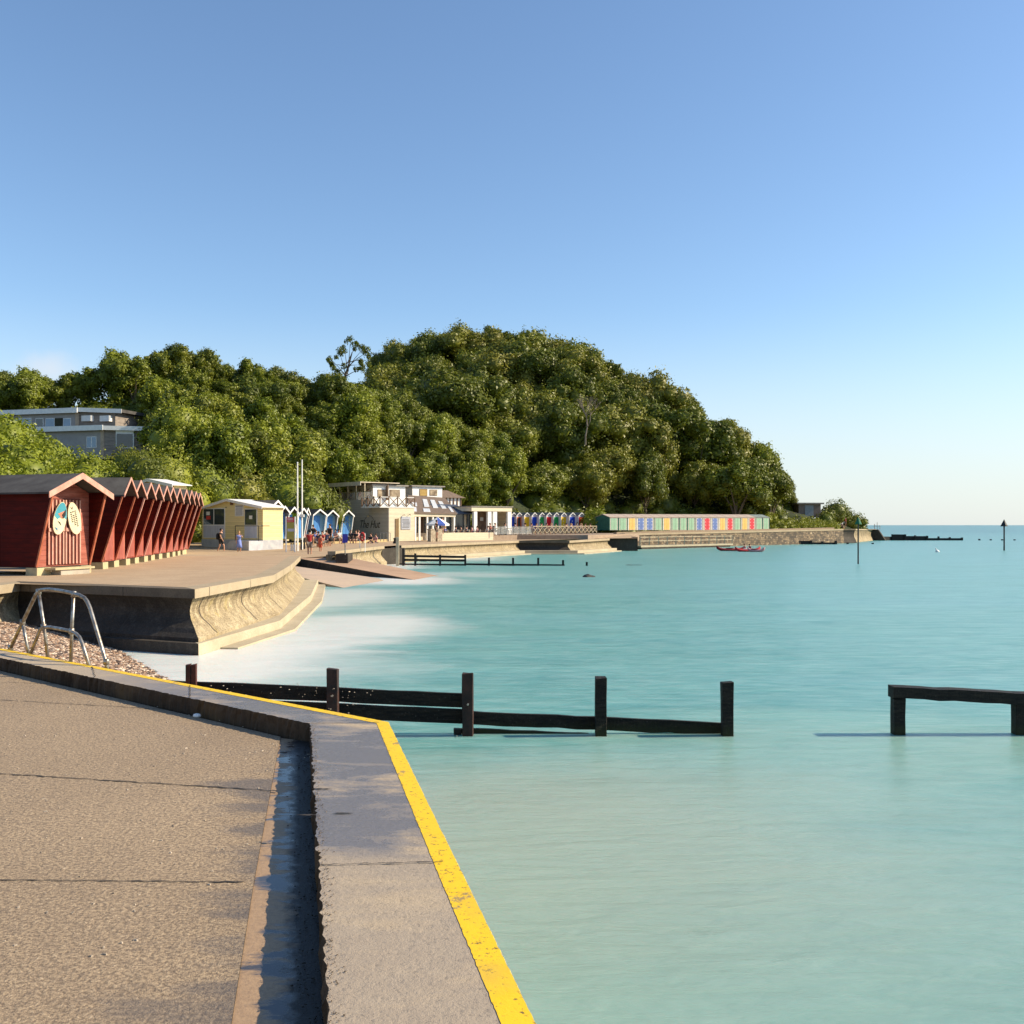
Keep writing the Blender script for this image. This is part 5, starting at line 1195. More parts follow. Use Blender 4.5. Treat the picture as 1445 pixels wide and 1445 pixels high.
m=MB(); m.lathe([(.06,-.06),(.1,0),(.06,.1)],8,Matrix.Translation((-.18,vt,K.z(728.5,0,vt)))); m.build('wall_lamp',mat('warm_lamp_shade',(.7,.5,.25)),cafe)
# terrace: low cream wall
m=MB(); K.pbox(m,623.5,696.5,751.5,760,-3.2,-3.0,z0-.1); tag(m.build('terrace_wall',CREAMB_),'low cream terrace wall in front of the glazed part of the cafe','wall')
K_mw=Matrix.Translation((K.o.x,K.o.y,0))@Matrix.Rotation(K.rz,4,'Z')
bpy.context.view_layer.update()
C.objects['terrace_wall'].matrix_world=K_mw
def kw(u,v,z=0): return K.o+K.u*u+K.v*v+Vector((0,0,z))
def terr(px,v): u=K.upx(px,v); return kw(u,v)
# terrace floor beyond (raised brown kerb step) and white post fence with X ropes
zterr=1.75
m=MB(); p=[terr(696,-3.2),terr(730,-3.2),Vector((8,104.5,0)),Vector((16,121,0)),Vector((16,140,0)),Vector((0,140,0)),terr(640,5.8)]
m.add([(q.x,q.y,zterr) for q in p]+[(q.x,q.y,.9) for q in p],[tuple(range(7)),tuple(range(13,6,-1))]+[(i,i+7,(i+1)%7+7,(i+1)%7) for i in range(7)]); tag(m.build('terrace',mat('brown_terrace',(.36,.27,.19),(.28,.2,.14))),kind='structure')
def wfence(name,label,a,b_,n,z,h=.95,post=PALEM):
    t=thing(name,label,'fence',tuple(a)[:2]+(z,)); b_=Vector(b_)-Vector(a); a=Vector((0,0,0)); b_.z=0; d=b_/n
    for k in range(n+1): p=d*k; MB().beam(p,p+Vector((0,0,h)),.1,.1).build('post',post,t)
    m=MB()
    for k in range(n): 
        m.beam(d*k+Vector((0,0,.12)),d*(k+1)+Vector((0,0,h-.15)),.045,.045); m.beam(d*k+Vector((0,0,h-.15)),d*(k+1)+Vector((0,0,.12)),.045,.045)
    m.beam(Vector((0,0,h-.08)),d*n+Vector((0,0,h-.08)),.05,.06); m.build('rail',post,t); return t
wfence('terrace_fence','pale cross braced fence on the terrace in front of the bright coloured huts',(PX(752,108),108,0),(PX(842,122),122,0),15,zterr,1.0)
t=thing('glass_screen','low glass and steel windbreak on the terrace right of the white columns','screen',(PX(697,102),102,zterr))
d=Vector((PX(751,107)-PX(697,102),5,0))
for k in range(7): MB().beam(d*(k/6),d*(k/6)+Vector((0,0,.95)),.06,.06).build('post',METAL,t)
m_,nt,b=newmat('clear_glass_panel'); b.inputs['Base Color'].default_value=(.8,.85,.85,1); b.inputs['Alpha'].default_value=.18; b.inputs['Roughness'].default_value=.05
m=MB(); m.add([Vector((0,0,.1)),d+Vector((0,0,.1)),d+Vector((0,0,.9)),Vector((0,0,.9))],[(0,1,2,3)]); m.build('glass_panel',m_,t)
# parasol
pb=terr(617.5,-4.2); t=thing('parasol','open white and blue parasol by the stone pillars at the cafe entrance','parasol',(pb.x,pb.y,z0)); zt=PZ(729.5,pb.y)-z0; zl=PZ(739.5,pb.y)-z0
MB().tube([(0,0,0),(0,0,zt)],.035,8).build('pole',WHITE,t)
for k in range(8):
    a=2*math.pi*k/8; b_=2*math.pi*(k+1)/8; R_=1.15; m=MB()
    m.add([(0,0,zt),(R_*math.cos(a),R_*math.sin(a),zl),(R_*math.cos(b_),R_*math.sin(b_),zl),(R_*math.cos(b_),R_*math.sin(b_),zl-.16),(R_*math.cos(a),R_*math.sin(a),zl-.16)],[(0,1,2),(1,4,3,2)]); m.build('canopy_panel',WHITE if k%2 else mat('parasol_blue',(.06,.12,.45)) if k in(2,6) else WHITE,t)
for px in (609,618.5):
    p_=terr(px,-5.2); m=MB(); m.box(-.28,.28,-.28,.28,0,1.15); m.box(-.32,.32,-.32,.32,1.152,1.24); o=m.build('stone_pillar',STONE if px<0 else mat('rubble_pillar',(.5,.42,.3),(.25,.19,.13),sc=6,bmp=.7)); o.location=(p_.x,p_.y,z0); o.rotation_euler=(0,0,K.rz)
    tag(o,'left squat stone pillar at the cafe entrance under the parasol' if px<612 else 'right squat stone pillar at the cafe entrance under the parasol','pillar')
# tables and chairs
WIC=mat('pale_wicker',(.55,.5,.42),(.4,.34,.27)); WOODT=mat('pale_table_wood',(.5,.4,.28))
def mk_table():
    t=thing('cafe_table','round pale table','table'); m=MB(); m.lathe([(.36,.7),(.38,.72),(.38,.74),(.36,.745)],14); m.build('table_top',WOODT,t)
    m=MB(); m.tube([(0,0,0),(0,0,.7)],.035,6); m.lathe([(.24,0),(.24,.02),(.05,.05)],10); m.build('pedestal',DKMETAL,t); return t
def mk_chair():
    t=thing('cafe_chair','pale wicker chair','chair'); bx('seat',WIC,t,-.22,.22,-.22,.22,.42,.46); m=MB(); m.add([(-.22,-.22,.47),(-.22,.22,.47),(-.3,.2,.9),(-.3,-.2,.9),(-.18,-.22,.47),(-.18,.22,.47),(-.27,.2,.9),(-.27,-.2,.9)],[(0,1,2,3),(4,5,6,7),(0,1,5,4),(1,2,6,5),(2,3,7,6),(3,0,4,7)]); m.build('backrest',WIC,t)
    for x in (-.19,.19):
        for y in (-.19,.19): bx('leg',WIC,t,x-.02,x+.02,y-.02,y+.02,0,.418)
    return t
# ------------------------------------------------------------ people
def bake(o):
    dg=bpy.context.evaluated_depsgraph_get(); me=bpy.data.meshes.new_from_object(o.evaluated_get(dg)); o.modifiers.clear(); old=o.data; o.data=me; return o
def skin(name,vs,rs,es,mt,parent,root=0,sub=1):
    me=bpy.data.meshes.new(name); me.from_pydata(vs,es,[]); o=bpy.data.objects.new(name,me); C.objects.link(o)
    mo=o.modifiers.new('s','SKIN'); lay=me.skin_vertices[0] if me.skin_vertices else None
    if lay is None:
        bm=bmesh.new(); bm.from_mesh(me); bm.verts.layers.skin.verify(); bm.to_mesh(me); bm.free(); lay=me.skin_vertices[0]
    for i,r_ in enumerate(rs): lay.data[i].radius=(r_,r_) if isinstance(r_,(int,float)) else r_
    lay.data[root].use_root=True
    o.modifiers.new('u','SUBSURF').levels=sub; o.modifiers['u'].render_levels=sub
    me.materials.append(mt); bake(o)
    if not o.data.materials: o.data.materials.append(mt)
    o.data.name=name; o.parent=parent
    for p in o.data.polygons: p.use_smooth=True
    return o
SKINM=mat('skin',(.5,.27,.18),(.42,.22,.14),bmp=0,rough=.5)
def person(label,pose,shirt,lower,hair,loc,rz,h=1.72,dress=False,group=None,bag=None,arms=None,shorts=True):
    t=thing('person',label,'person',loc,rz,group)
    # local: +x forward
    sit=pose=='sit'; hz=.5 if sit else .93; V={}
    V['pel']=(0,0,hz); V['wa']=(.01,0,hz+.14); V['ch']=(.02,0,hz+.36); V['ns']=(0,0,hz+.50); V['nk']=(.01,0,hz+.57); V['hd']=(.035,0,hz+.665); V['tp']=(.02,0,hz+.77); V['nose']=(.13,0,hz+.66)
    st=.22 if pose=='walk' else .03
    for s,n_ in ((1,'l'),(-1,'r')):
        V['sh'+n_]=(0,.17*s,hz+.47)
        if arms=='up' and s>0: el=(.16,.22*s,hz+.32); wr=(.24,.1*s,hz+.5)
        elif sit: el=(.08,.22*s,hz+.22); wr=(.3,.15*s,hz+.2)
        elif pose=='walk': el=(-.08*s,.22*s,hz+.2); wr=(.12*-s+.08,.2*s,hz+.0)
        else: el=(-.01,.22*s,hz+.2); wr=(.06,.2*s,hz-.03)
        V['el'+n_]=el; V['wr'+n_]=wr; dx=Vector(wr)-Vector(el); dx.normalize(); V['hn'+n_]=tuple(Vector(wr)+dx*.09); V['fi'+n_]=tuple(Vector(wr)+dx*.17+Vector((.01,0,0))); V['th'+n_]=tuple(Vector(wr)+dx*.09+Vector((.05,0,.0)))
        V['hp'+n_]=(.0,.085*s,hz-.04)
        if sit: kn=(.43,.11*s,.5); an=(.42,.11*s,.08)
        else:
            k=s*st; kn=(.06+k*.55,.095*s,.48); an=(k-.02,.09*s,.08)
        V['kn'+n_]=kn; V['an'+n_]=an; V['to'+n_]=(an[0]+.17,an[1],.035)
    R={'pel':.125,'wa':.115,'ch':.14,'ns':.08,'nk':.052,'hd':.088,'tp':.06,'nose':.018,'sh':.06,'el':.042,'wr':.028,'hn':.035,'fi':.016,'th':.012,'hp':.085,'kn':.056,'an':.036,'to':.03}
    E=[('pel','wa'),('wa','ch'),('ch','ns'),('ns','nk'),('nk','hd'),('hd','tp'),('hd','nose')]
    for n_ in 'lr': E+=[('ns','sh'+n_),('sh'+n_,'el'+n_),('el'+n_,'wr'+n_),('wr'+n_,'hn'+n_),('hn'+n_,'fi'+n_),('hn'+n_,'th'+n_),('pel','hp'+n_),('hp'+n_,'kn'+n_),('kn'+n_,'an'+n_),('an'+n_,'to'+n_)]
    def mk(name,E,mt,add=0,over=None,root='pel'):
        ks=[];[ks.append(k) for e in E for k in e if k not in ks]
        RR=dict(R); RR.update(over or {})
        def r_(k): return (RR[k] if k in RR else RR[k[:2]])+add
        return skin(name,[V[k] for k in ks],[r_(k) for k in ks],[(ks.index(a),ks.index(b_)) for a,b_ in E],mt,t,root=ks.index(root))
    mk('body',E,SKINM)
    # sleeves stop halfway
    for n_ in 'lr': V['sl'+n_]=tuple((Vector(V['sh'+n_])+Vector(V['el'+n_]))/2); R['sl']=.052
    mk('dress' if dress else 'shirt',[('pel','wa'),('wa','ch'),('ch','ns')]+[(a,b_) for n_ in 'lr' for a,b_ in (('ns','sh'+n_),('sh'+n_,'sl'+n_))],shirt,.02)
    if dress and not sit:
        m=MB(); m.lathe([(.15,hz+.1),(.17,hz-.05),(.2,hz-.25),(.24,hz-.47),(.22,hz-.47)],14); m.build('skirt',shirt,t,smooth=True)
    else:
        for n_ in 'lr': V['th2'+n_]=tuple(Vector(V['hp'+n_])*.25+Vector(V['kn'+n_])*.75); 
        R2={'th2l':.075,'th2r':.075}
        if shorts: mk('shorts',[('pel','hpl'),('pel','hpr'),('hpl','th2l'),('hpr','th2r')],lower,.018,R2)
        else: mk('trousers',[('pel','hpl'),('pel','hpr'),('hpl','knl'),('hpr','knr'),('knl','anl'),('knr','anr')],lower,.018)
    m=MB(); v,f=ICO; hv=[]
    m.add([(a[0]*.1-.015,a[1]*.098,a[2]*.105+hz+.73) for a in v if True],f); m.build('hair',hair,t,smooth=True)
    if bag:
        m=MB(); m.lathe([(.05,0),(.13,.03),(.14,.3),(.1,.42),(.03,.45)],10,T(-.22,0,hz+.05),.75,1.15); o=m.build('backpack',bag,t,smooth=True)
        # a backpack is carried: its own thing
    k=h/1.72; t.scale=(k,k,k); return t
def cm(name,c): return mat(name,c,tuple(x*.75 for x in c),bmp=0,rough=.8)
HB=cm('brown_hair',(.06,.03,.015)); HBL=cm('black_hair',(.012,.01,.01)); HF=cm('fair_hair',(.35,.22,.09))
Cred=cm('red_cloth',(.45,.03,.03)); Cblue=cm('blue_cloth',(.2,.26,.62)); Cnavy=cm('navy_cloth',(.03,.035,.09)); Cwh=cm('white_cloth',(.7,.68,.65)); Cgr=cm('grey_cloth',(.2,.17,.15)); Cor=cm('orange_red_cloth',(.6,.12,.06)); Cblk=cm('black_cloth',(.012,.012,.016)); Cpk=cm('pink_cloth',(.6,.3,.3))
def gp(px,py,Y): p=P(px,py,Y); return (p.x,p.y,p.z)
Pm=person('man in dark clothes with a black backpack walking on the promenade before the yellow cabin','walk',cm('charcoal_cloth',(.03,.03,.035)),Cblk,HBL,gp(312,779.5,68),math.radians(-10),1.62)
Ym=68; bpk=thing('backpack','black backpack worn by the man walking before the yellow cabin','backpack',gp(312,779.5,68),math.radians(-10)); m=MB(); m.lathe([(.05,0),(.14,.04),(.15,.32),(.1,.46),(.03,.48)],10,T(-.26,0,.93),.75,1.15); m.build('bag',Cblk,bpk,smooth=True)
m=MB()
for s in (-1,1): m.tube([(-.22,.1*s,1.35),(-.02,.12*s,1.45),(.1,.12*s,1.3),(-.02,.15*s,1.05),(-.2,.12*s,1.0)],.018,5)
m.build('strap',Cblk,bpk); bpk.scale=(.94,.94,.94)
person('woman in a blue dress before the yellow cabin with a hand at her face','stand',Cblue,Cblue,HF,gp(337.5,781,67),math.radians(-70),1.5,dress=True,arms='up')
person('man in a red shirt and grey shorts standing at the top of the slipway','stand',Cred,Cgr,HBL,gp(437,787,62.5),math.radians(100),1.76)
person('child in orange red swimwear standing on the upper slipway in front of the seated group','stand',Cor,Cor,HB,gp(452,783,66),math.radians(60),1.35)
GP=[(446,773,73,'sit',Cblue,'seated person in blue at the left end of the group on the promenade',1.7),(449.5,773.5,72,'sit',Cnavy,'seated person in navy next to the person in blue in the promenade group',1.6),
 (455,774,73,'sit',Cred,'seated person in a red top in the middle of the promenade group',1.7),(460.5,772.5,74,'sit',Cnavy,'seated person with navy top facing the red topped one in the promenade group',1.7),
 (462,771,76,'sit',Cred,'person in red seated just left of the standing woman in black',1.65),(442,770,77,'stand',Cblk,'person in dark clothes standing behind the man in the red shirt',1.6)]
for px,py,Y,ps,c_,lab,h_ in GP: person(lab,ps,c_,Cgr,HB,gp(px,py,Y),random.uniform(-2,2),h_,group='people gathered on the promenade')
person('tall dark haired woman in a short black dress standing beside the seated group','stand',Cblk,Cblk,HB,gp(465.5,772.5,75),math.radians(-120),1.75,dress=True)
for px,py,Y,c_,lab in [(474,763.5,84,Cpk,'person in pink sitting on the low wall in front of the grey hut'),(478,763.5,84,Cwh,'person in white sitting on the low wall near the narrow green hut'),(495,764,86,Cblk,'person in black sitting on the low wall below the grey cafe wall'),(502.5,764,86,Cblk,'person in dark top sitting next to the lifebuoy stand'),(505.5,763.5,87,Cpk,'bare shouldered person sitting on the low wall just left of the lifebuoy'),
  (523.5,768,87,Cblk,'person lounging on the promenade right of the lifebuoy stand'),(530.5,769,87,Cpk,'person in swimwear lounging with knees up beside the steel railing'),(616,757,92,Cblk,'person in black standing at the cafe entrance between the stone pillars'),(624,751,98,Cor,'person in an orange top at the cafe entrance under the parasol')]:
    st_=px>600; person(lab,'stand' if st_ else 'sit',c_,Cgr,HB if px%2 else HBL,gp(px,py+(3 if st_ else 5),Y),random.uniform(-2.5,.5),1.7)
# low wall with blocks behind the group
m=MB(); sweep(m,[(PX(398,80),80,1.3),(PX(440,84),84,1.35),(PX(505,88.5),88.5,1.4),(PX(547,95),95,1.45)],[(-.5,0),(0,0),(0,-.8),(-.5,-.8)]); tag(m.build('low_wall',mat('ochre_block_wall',(.5,.37,.17),(.4,.29,.14),sc=4)),'low ochre block wall running from the blue huts to the cafe','wall')
# ------------------------------------------------------------ signs and posts
t=thing('sign_board','upright information board with a red top and green field between white posts','sign',gp(410,781,66)); s_=66/F
W_=12.5*s_; 
for s in (-1,1): bx('post',WHITE,t,s*W_/2-.04,s*W_/2+.04,-.04,.04,0,52*s_)
bx('panel',mat('olive_green_panel',(.3,.3,.05),(.36,.3,.1),sc=1.5,bmp=0),t,-W_/2+.042,W_/2-.042,-.02,.02,20*s_,44*s_)
bx('header',mat('sign_red',(.6,.03,.04),bmp=0),t,-W_/2+.042,W_/2-.042,-.024,.024,44.01*s_,51*s_)
bx('picture',mat('pale_lilac_patch',(.5,.5,.62),bmp=0),t,-W_/2+.1,W_/2-.06,-.026,-.0205,31*s_,35*s_)
m=MB(); rr=random.Random(2)
for k in range(6): m.box(-W_/2+.09+k*.065,-W_/2+.14+k*.065,-.03,-.0245,47.6*s_,49.6*s_)
for k in range(3): m.box(-W_/2+.1+k*.13,-W_/2+.17+k*.13,-.03,-.0245,45.2*s_,46.4*s_)
m.build('lettering',cm('pale_print',(.75,.6,.6)),t)
for px,pt,pb_,Y,lab in [(419.8,654,779,67,'left of two tall pale flagpoles beside the red topped sign board'),(426.2,650.5,776,69,'right of two tall pale flagpoles, slightly taller, with white brackets')]:
    t=thing('flagpole',lab,'flagpole',gp(px,pb_,Y)); L=(pb_-pt)*Y/F; MB().tube([(0,0,0),(0,0,L)],.055,8,taper=[.065,.04]).build('pole',WHITE,t)
    m=MB(); m.lathe([(.03,L),(.06,L+.04),(.02,L+.1)],8); m.build('finial',WHITE,t)
    if px>425: bx('cleat_box',WHITE,t,-.14,.14,-.1,.1,L*.37,L*.37+.18)
for px,py,lab in [(411,781,'white and black bollard directly below the sign board'),(414,781,'second short bollard close right of the one below the sign board'),(425,776,'dark bollard between the flagpoles'),(429.5,775,'dark bollard just right of the flagpoles')]:
    t=thing('bollard',lab,'bollard',gp(px,py,67.5)); MB().tube([(0,0,0),(0,0,.62)],.06,8).build('post',WHITE if px<415 else DARKW,t); m=MB(); m.lathe([(.065,.622),(.07,.66),(.03,.7)],8); m.build('cap',DARKW,t)
t=thing('sign_board','blue rectangular sign on a grey post above the dark concrete block','sign',gp(487,783,58.6)); s_=58.6/F; MB().tube([(0,0,0),(0,0,26*s_)],.035,8).build('post',METAL,t); bx('panel',mat('sign_blue',(.05,.05,.4),bmp=0),t,-.16,.16,-.045,-.038,17*s_,29.5*s_)
t=thing('lifebuoy_stand','white tubular stand holding a red lifebuoy on the wall coping','lifebuoy stand',gp(511.5,778,64.5)); s_=64.5/F
for s in (-1,1): MB().tube([(s*.17,0,-.05),(s*.17,0,25*s_)],.025,6).build('post',WHITE,t)
m=MB(); m.tube([(-.17,0,25*s_),(.17,0,25*s_)],.025,6); m.tube([(-.17,0,15*s_),(.17,0,15*s_)],.02,6); m.build('crossbar',WHITE,t)
lb=thing('lifebuoy','red ring lifebuoy hanging in the white stand','lifebuoy',gp(511.5,778,64.4)); m=MB(); ring=[Vector((.0+.15*math.cos(a)*.9,-.09,20.5*s_+.26*math.sin(a))) for a in np.linspace(0,2*math.pi,15)]; m.tube(ring,.06,8); m.build('ring',Cred,lb,smooth=True)
t=thing('railing','short steel railing by the low wall in front of the grey cafe side','railing',gp(537,764,86))
for k in range(4): MB().tube([(k*.28,0,0),(k*.28,0,.75)],.03,6).build('post',METAL,t)
m=MB(); m.tube([(0,0,.74),(.84,0,.74)],.025,6); m.build('rail',METAL,t)
t=thing('mooring_bollard','dark round mooring bollard on the promenade edge above the recess','bollard',gp(558,767,80)); t.name='mooring_bollard'; m=MB(); m.lathe([(.22,0),(.2,.1),(.12,.3),(.2,.38),(.1,.46)],10); m.build('body',DARKW,t,smooth=True)
# ------------------------------------------------------------ coloured huts
def colm(n,c): return boards(n,c,tuple(x*.8 for x in c),.1,'y')
cols={'red':(.7,.02,.03),'yellow':(.85,.55,.03),'blue':(.02,.07,.5),'green':(.03,.36,.09),'orange':(.6,.14,.05)}
CM={k:colm(k+'_painted_boards',v) for k,v in cols.items()}
seq=[(724.2,'blue','blue beach hut half hidden by the white columned pavilion'),(732.3,'orange','orange and black fronted beach hut right of the white columned pavilion'),(743,'yellow','bright yellow beach hut left of a plain blue one'),(753.8,'blue','plain deep blue beach hut between the yellow and the green hut'),(764.3,'green','green beach hut with white spots down its left edge'),(774.4,'red','bright red beach hut between two green huts'),(784.6,'green','green beach hut between the red and the spotted yellow hut'),(795,'yellow','yellow beach hut with a column of white spots on its door'),(807.3,'blue','blue beach hut with three white squares down its door'),(820,'red','red beach hut at the right end of the bright row')]
CW=mat('lilac_white_paint',(.72,.68,.72),(.62,.58,.62),bmp=.05)
YH=134
for i,(px,c_,lab) in enumerate(seq):
    Y=YH; w_=1.04 if i<8 else 1.14; rz=math.radians(-58); zpk=PZ(722.8,Y)
    t=hut('beach_hut',lab,(PX(px,Y),Y,1.74),rz,w_-.12,2.3,(zpk-1.74)-.48,zpk-1.74-.08,.1,CW,CW,WHITE,BLACK if c_=='orange' and False else CM[c_],group='bright beach huts on the far terrace',ovh=.04,barge=.1,doorw=.43,floor=.2,roof=mat('grey_hut_roof',(.2,.19,.18)))
    if i in (4,7,8):
        m=MB()
        for k in range(3 if i==8 else 4):
            z_=.75+k*.42; s=.07 if i==8 else .05; y_=-.27 if i==4 else 0; m.box(.034,.04,y_-s,y_+s,z_-s,z_+s)
        m.build('white_spots',WHITE,t)
    if i==1: m=MB(); m.prism([(-.2,.3),(.2,.3),(.2,1.9),(0,2.15),(-.2,1.9)],.034,.04,axis='x'); m.build('open_doorway',BLACK,t)
# ------------------------------------------------------------ long row of green ended huts
PALEG=boards('pale_green_boards',(.36,.52,.38),(.3,.44,.32),.2,'y'); DKG=mat('dark_green_paint_side',(.03,.14,.1),(.02,.1,.07))
RC={'g':mat('pale_green_door',(.27,.45,.31),(.22,.38,.26)),'y':mat('mustard_door',(.7,.46,.14),(.6,.38,.1)),'b':mat('dusty_blue_door',(.12,.2,.46),(.1,.16,.38)),'r':mat('strong_red_door',(.6,.04,.06),(.5,.03,.05))}
RP=boards('hut_jamb_white',(.66,.64,.56),(.6,.58,.5),.25,'z')
rowd='ggybbgygggbrbyrgyrgg'; name_={'g':'pale green','y':'mustard yellow','b':'dusty blue','r':'strong red'}
A0=Vector((PX(859.5,130),130,0)); A1=Vector((PX(1085.5,151),151,0)); dv=(A1-A0)/20; pw=dv.length; rz=math.atan2(dv.y,dv.x)-math.pi/2
rh=mat('pinkish_shed_roof',(.42,.34,.28),(.34,.27,.22))
for i,c_ in enumerate(rowd):
    last=i>=18; c0=A0+dv*(i+.5); gz=PZ(748.3,c0.y)
    near='left' if i<10 else 'right'; n_=sum(1 for q in rowd[:i+1] if q==c_); tot=rowd.count(c_)
    o_=['first','second','third','fourth','fifth','sixth','seventh','eighth','ninth','tenth'][n_-1]
    t=thing('beach_hut',('%s %s doored hut from the left in the long row on the stone wall'%(o_,name_[c_])) if i else 'leftmost pale green hut with a dark green end wall, first of the long row','beach hut',(c0.x,c0.y,gz),rz,'long row of sheds above the stone wall')
    h=pw/2-.03; zE=PZ(730.3,c0.y)-gz; zR=zE+.38
    m=MB(); m.prism([(-2.6,0),(0,0),(0,zE),(-1.3,zR),(-2.6,zE)],-h,h); m.build('wall',DKG if i==0 else RP,t)
    m=MB(); m.add([(.12,-h-.03,zE-.01),(.12,h+.0,zE-.01),(-1.3,h+.0,zR+.03),(-1.3,-h-.03,zR+.03),(-2.72,h,zE-.01),(-2.72,-h-.03,zE-.01)]+[(.12,-h-.03,zE+.05),(.12,h+.0,zE+.05),(-1.3,h+.0,zR+.09),(-1.3,-h-.03,zR+.09),(-2.72,h,zE+.05),(-2.72,-h-.03,zE+.05)],[(6,7,8,9),(9,8,10,11),(3,2,1,0),(5,4,2,3),(0,1,7,6),(1,2,8,7),(2,4,10,8),(4,5,11,10),(5,3,9,11),(3,0,6,9)]); m.build('roof',rh if not last else mat('grey_green_roof',(.2,.24,.22)),t)
    bx('roof_batten',WHITE,t,-1.3,.14,h-.05,h+.03,zE-.08,zE+.06) if False else None
    bx('front_panel',RP,t,.004,.03,-h+.01,h-.01,.03,zE-.06)
    for s in (-1,1): 
        D=bx('door',RC[c_],t,.032,.06,min(.02*s,s*(h*.66)),max(.02*s,s*(h*.66)),.08,zE-.12)
        if c_ in 'br': 
            m=MB()
            for k in range(4): m.box(.062,.072,s*h*.5-.06,s*h*.5+.06,.25+k*.45,.33+k*.45)
            m.build('hinge',WHITE,D)
    for s in (-1,1): bx('post',DKG if c_=='g' else mat('pale_corner_post',(.6,.58,.5)),t,.033,.07,s*(h-.05)-.05,s*(h-.05)+.05,0,zE-.03)
# ------------------------------------------------------------ headland lookout and furniture
LK=Frame(PX(1124,186),186,1,.1); t=LK.empty('lookout','plain flat roofed concrete lookout building with a boarded window on the headland','building')
o_=MB(); u0,u1,za,zt=LK.pbox(o_,1127,1158,711.5,730,0,4); o_.build('wall',mat('brown_grey_concrete',(.2,.15,.12),(.15,.11,.09)),t); bx('roof_slab',mat('lookout_slab',(.3,.26,.22)),t,u0-.5,u1+.5,-.5,4.5,zt+.002,zt+.28)
m=MB(); LK.pbox(m,1136,1148,713,728,-.05,-.003); m.build('boarded_window',mat('grey_shutter',(.28,.3,.32),(.2,.22,.23)),t); bx('side_wall',mat('painted_sunlit_side',(.4,.28,.22)),t,u1+.003,u1+.03,0,4,za,zt)  # sun-facing side wall gets a lighter colour, sunlight painted in
person('person in red standing on the headland path beside the bushes','stand',Cred,Cgr,HB,gp(1193,744,178),0,1.75)
person('person in dark clothes seated at the wall edge near the dark buttress','sit',Cblk,Cblk,HB,gp(1188,748,165),-1,1.7)
t=thing('railing','small steel ladder railing on the tip of the headland wall','railing',gp(1234,747,183))
for a,h_ in ((0,1.0),(.5,1.3),(1.0,.7)): MB().tube([(a,0,0),(a,0,h_)],.05,6).build('post',METAL,t)
m=MB(); m.tube([(-.3,0,.6),(1.0,0,.6)],.04,6); m.build('rail',METAL,t)
# ------------------------------------------------------------ kayaks
def kayak(label,x,y,rz,L,mt,m2):
    t=thing('kayak',label,'kayak',(x,y,0),rz); m=MB(); n=14; vs=[];k=10
    for i in range(n+1):
        s=i/n; w_=.36*math.sin(math.pi*min(max(s,.03),.97))**.55; rise=.28*(2*s-1)**4; 
        for j in range(k): a=2*math.pi*j/k; vs.append(((s-.5)*L,w_*math.cos(a),.1+rise+(.17 if math.sin(a)>0 else .16)*math.sin(a)))
    m.add(vs,[(i*k+j,i*k+(j+1)%k,(i+1)*k+(j+1)%k,(i+1)*k+j) for i in range(n) for j in range(k)]+[tuple(range(k)),tuple(n*k+j for j in range(k-1,-1,-1))]); m.build('hull',mt,t,smooth=True)
    m=MB(); m.lathe([(.3,.24),(.3,.31),(.24,.33),(.22,.27)],12,T(-.1,0),1.5,.8); m.build('cockpit_rim',m2,t); return t
DR=cm('dark_red_hull',(.22,.01,.015)); KR=cm('red_hull',(.45,.03,.04))
kayak('long dark red kayak lying left of the other kayaks by the stone wall',PX(1031,108),108,.05,3.1,DR,BLACK)
kayak('red kayak with two pale paddlers in the middle of the bay',PX(1055,105),105,.25,2.9,KR,WHITE)
kayak('short white and red kayak at the right of the cluster',PX(1067,104),104,-.5,1.8,Cpk,KR)
person('paddler in pale pink top seated in the red kayak, front one','sit',Cpk,Cpk,HB,(PX(1050.5,105),105,-.32),.3,1.5)
person('paddler in dark top seated in the red kayak, rear one','sit',Cnavy,Cwh,HB,(PX(1058,105),105,-.32),.3,1.5)
# ------------------------------------------------------------ terrace diners
tb0=mk_table(); ch0=mk_chair(); first=[True,True]
def plc(src,i,x,y,z,rz,label,group):
    o=src if first[i] else copy_tree(src); first[i]=False; o.location=(x,y,z); o.rotation_euler=(0,0,rz); o['label']=label; o['group']=group; return o
din=[person('x','sit',c_,Cgr,hr,(0,0,-50),0,1.7) for c_,hr in ((Cwh,HB),(Cnavy,HBL),(Cblue,HF),(Cred,HB),(Cpk,HB),(Cgr,HBL))]; dused=[False]*6
cn=['white','navy','blue','red','pink','grey']
spots=[]
for k in range(9):
    px=628+k*7.6; p=terr(px,-1.6); spots.append((p.x,p.y,z0+.25,'behind the low cream terrace wall of the cafe'))
for k in range(8):
    px=699+k*7; Y=104+k*.5; spots.append((PX(px,Y),Y,zterr,'behind the glass windbreak of the cafe terrace'))
for k in range(11):
    px=757+k*7; Y=110+k*1.1; spots.append((PX(px,Y),Y,zterr,'on the terrace in front of the bright beach huts'))
rr=random.Random(6)
for n_,(x,y,z,wh) in enumerate(spots):
    plc(tb0,0,x,y,z,0,'small round table '+wh,'cafe tables '+wh)
    for s in (-1,1):
        plc(ch0,1,x+s*.55,y+.1*s,z,0 if s<0 else math.pi,'pale chair at a table '+wh,'cafe chairs '+wh)
        if rr.random()<.62:
            j=rr.randrange(6); o=din[j] if not dused[j] else copy_tree(din[j]); dused[j]=True
            o.location=(x+s*.55,y+.1*s,z-.02); o.rotation_euler=(0,0,0 if s<0 else math.pi); o['label']='%s topped diner %s'%(cn[j],wh); o['group']='diners in %s %s'%(cn[j],wh)
for j,u_ in enumerate(dused):
    if not u_:
        for c_ in kids(din[j]): bpy.data.objects.remove(c_)
        bpy.data.objects.remove(din[j])
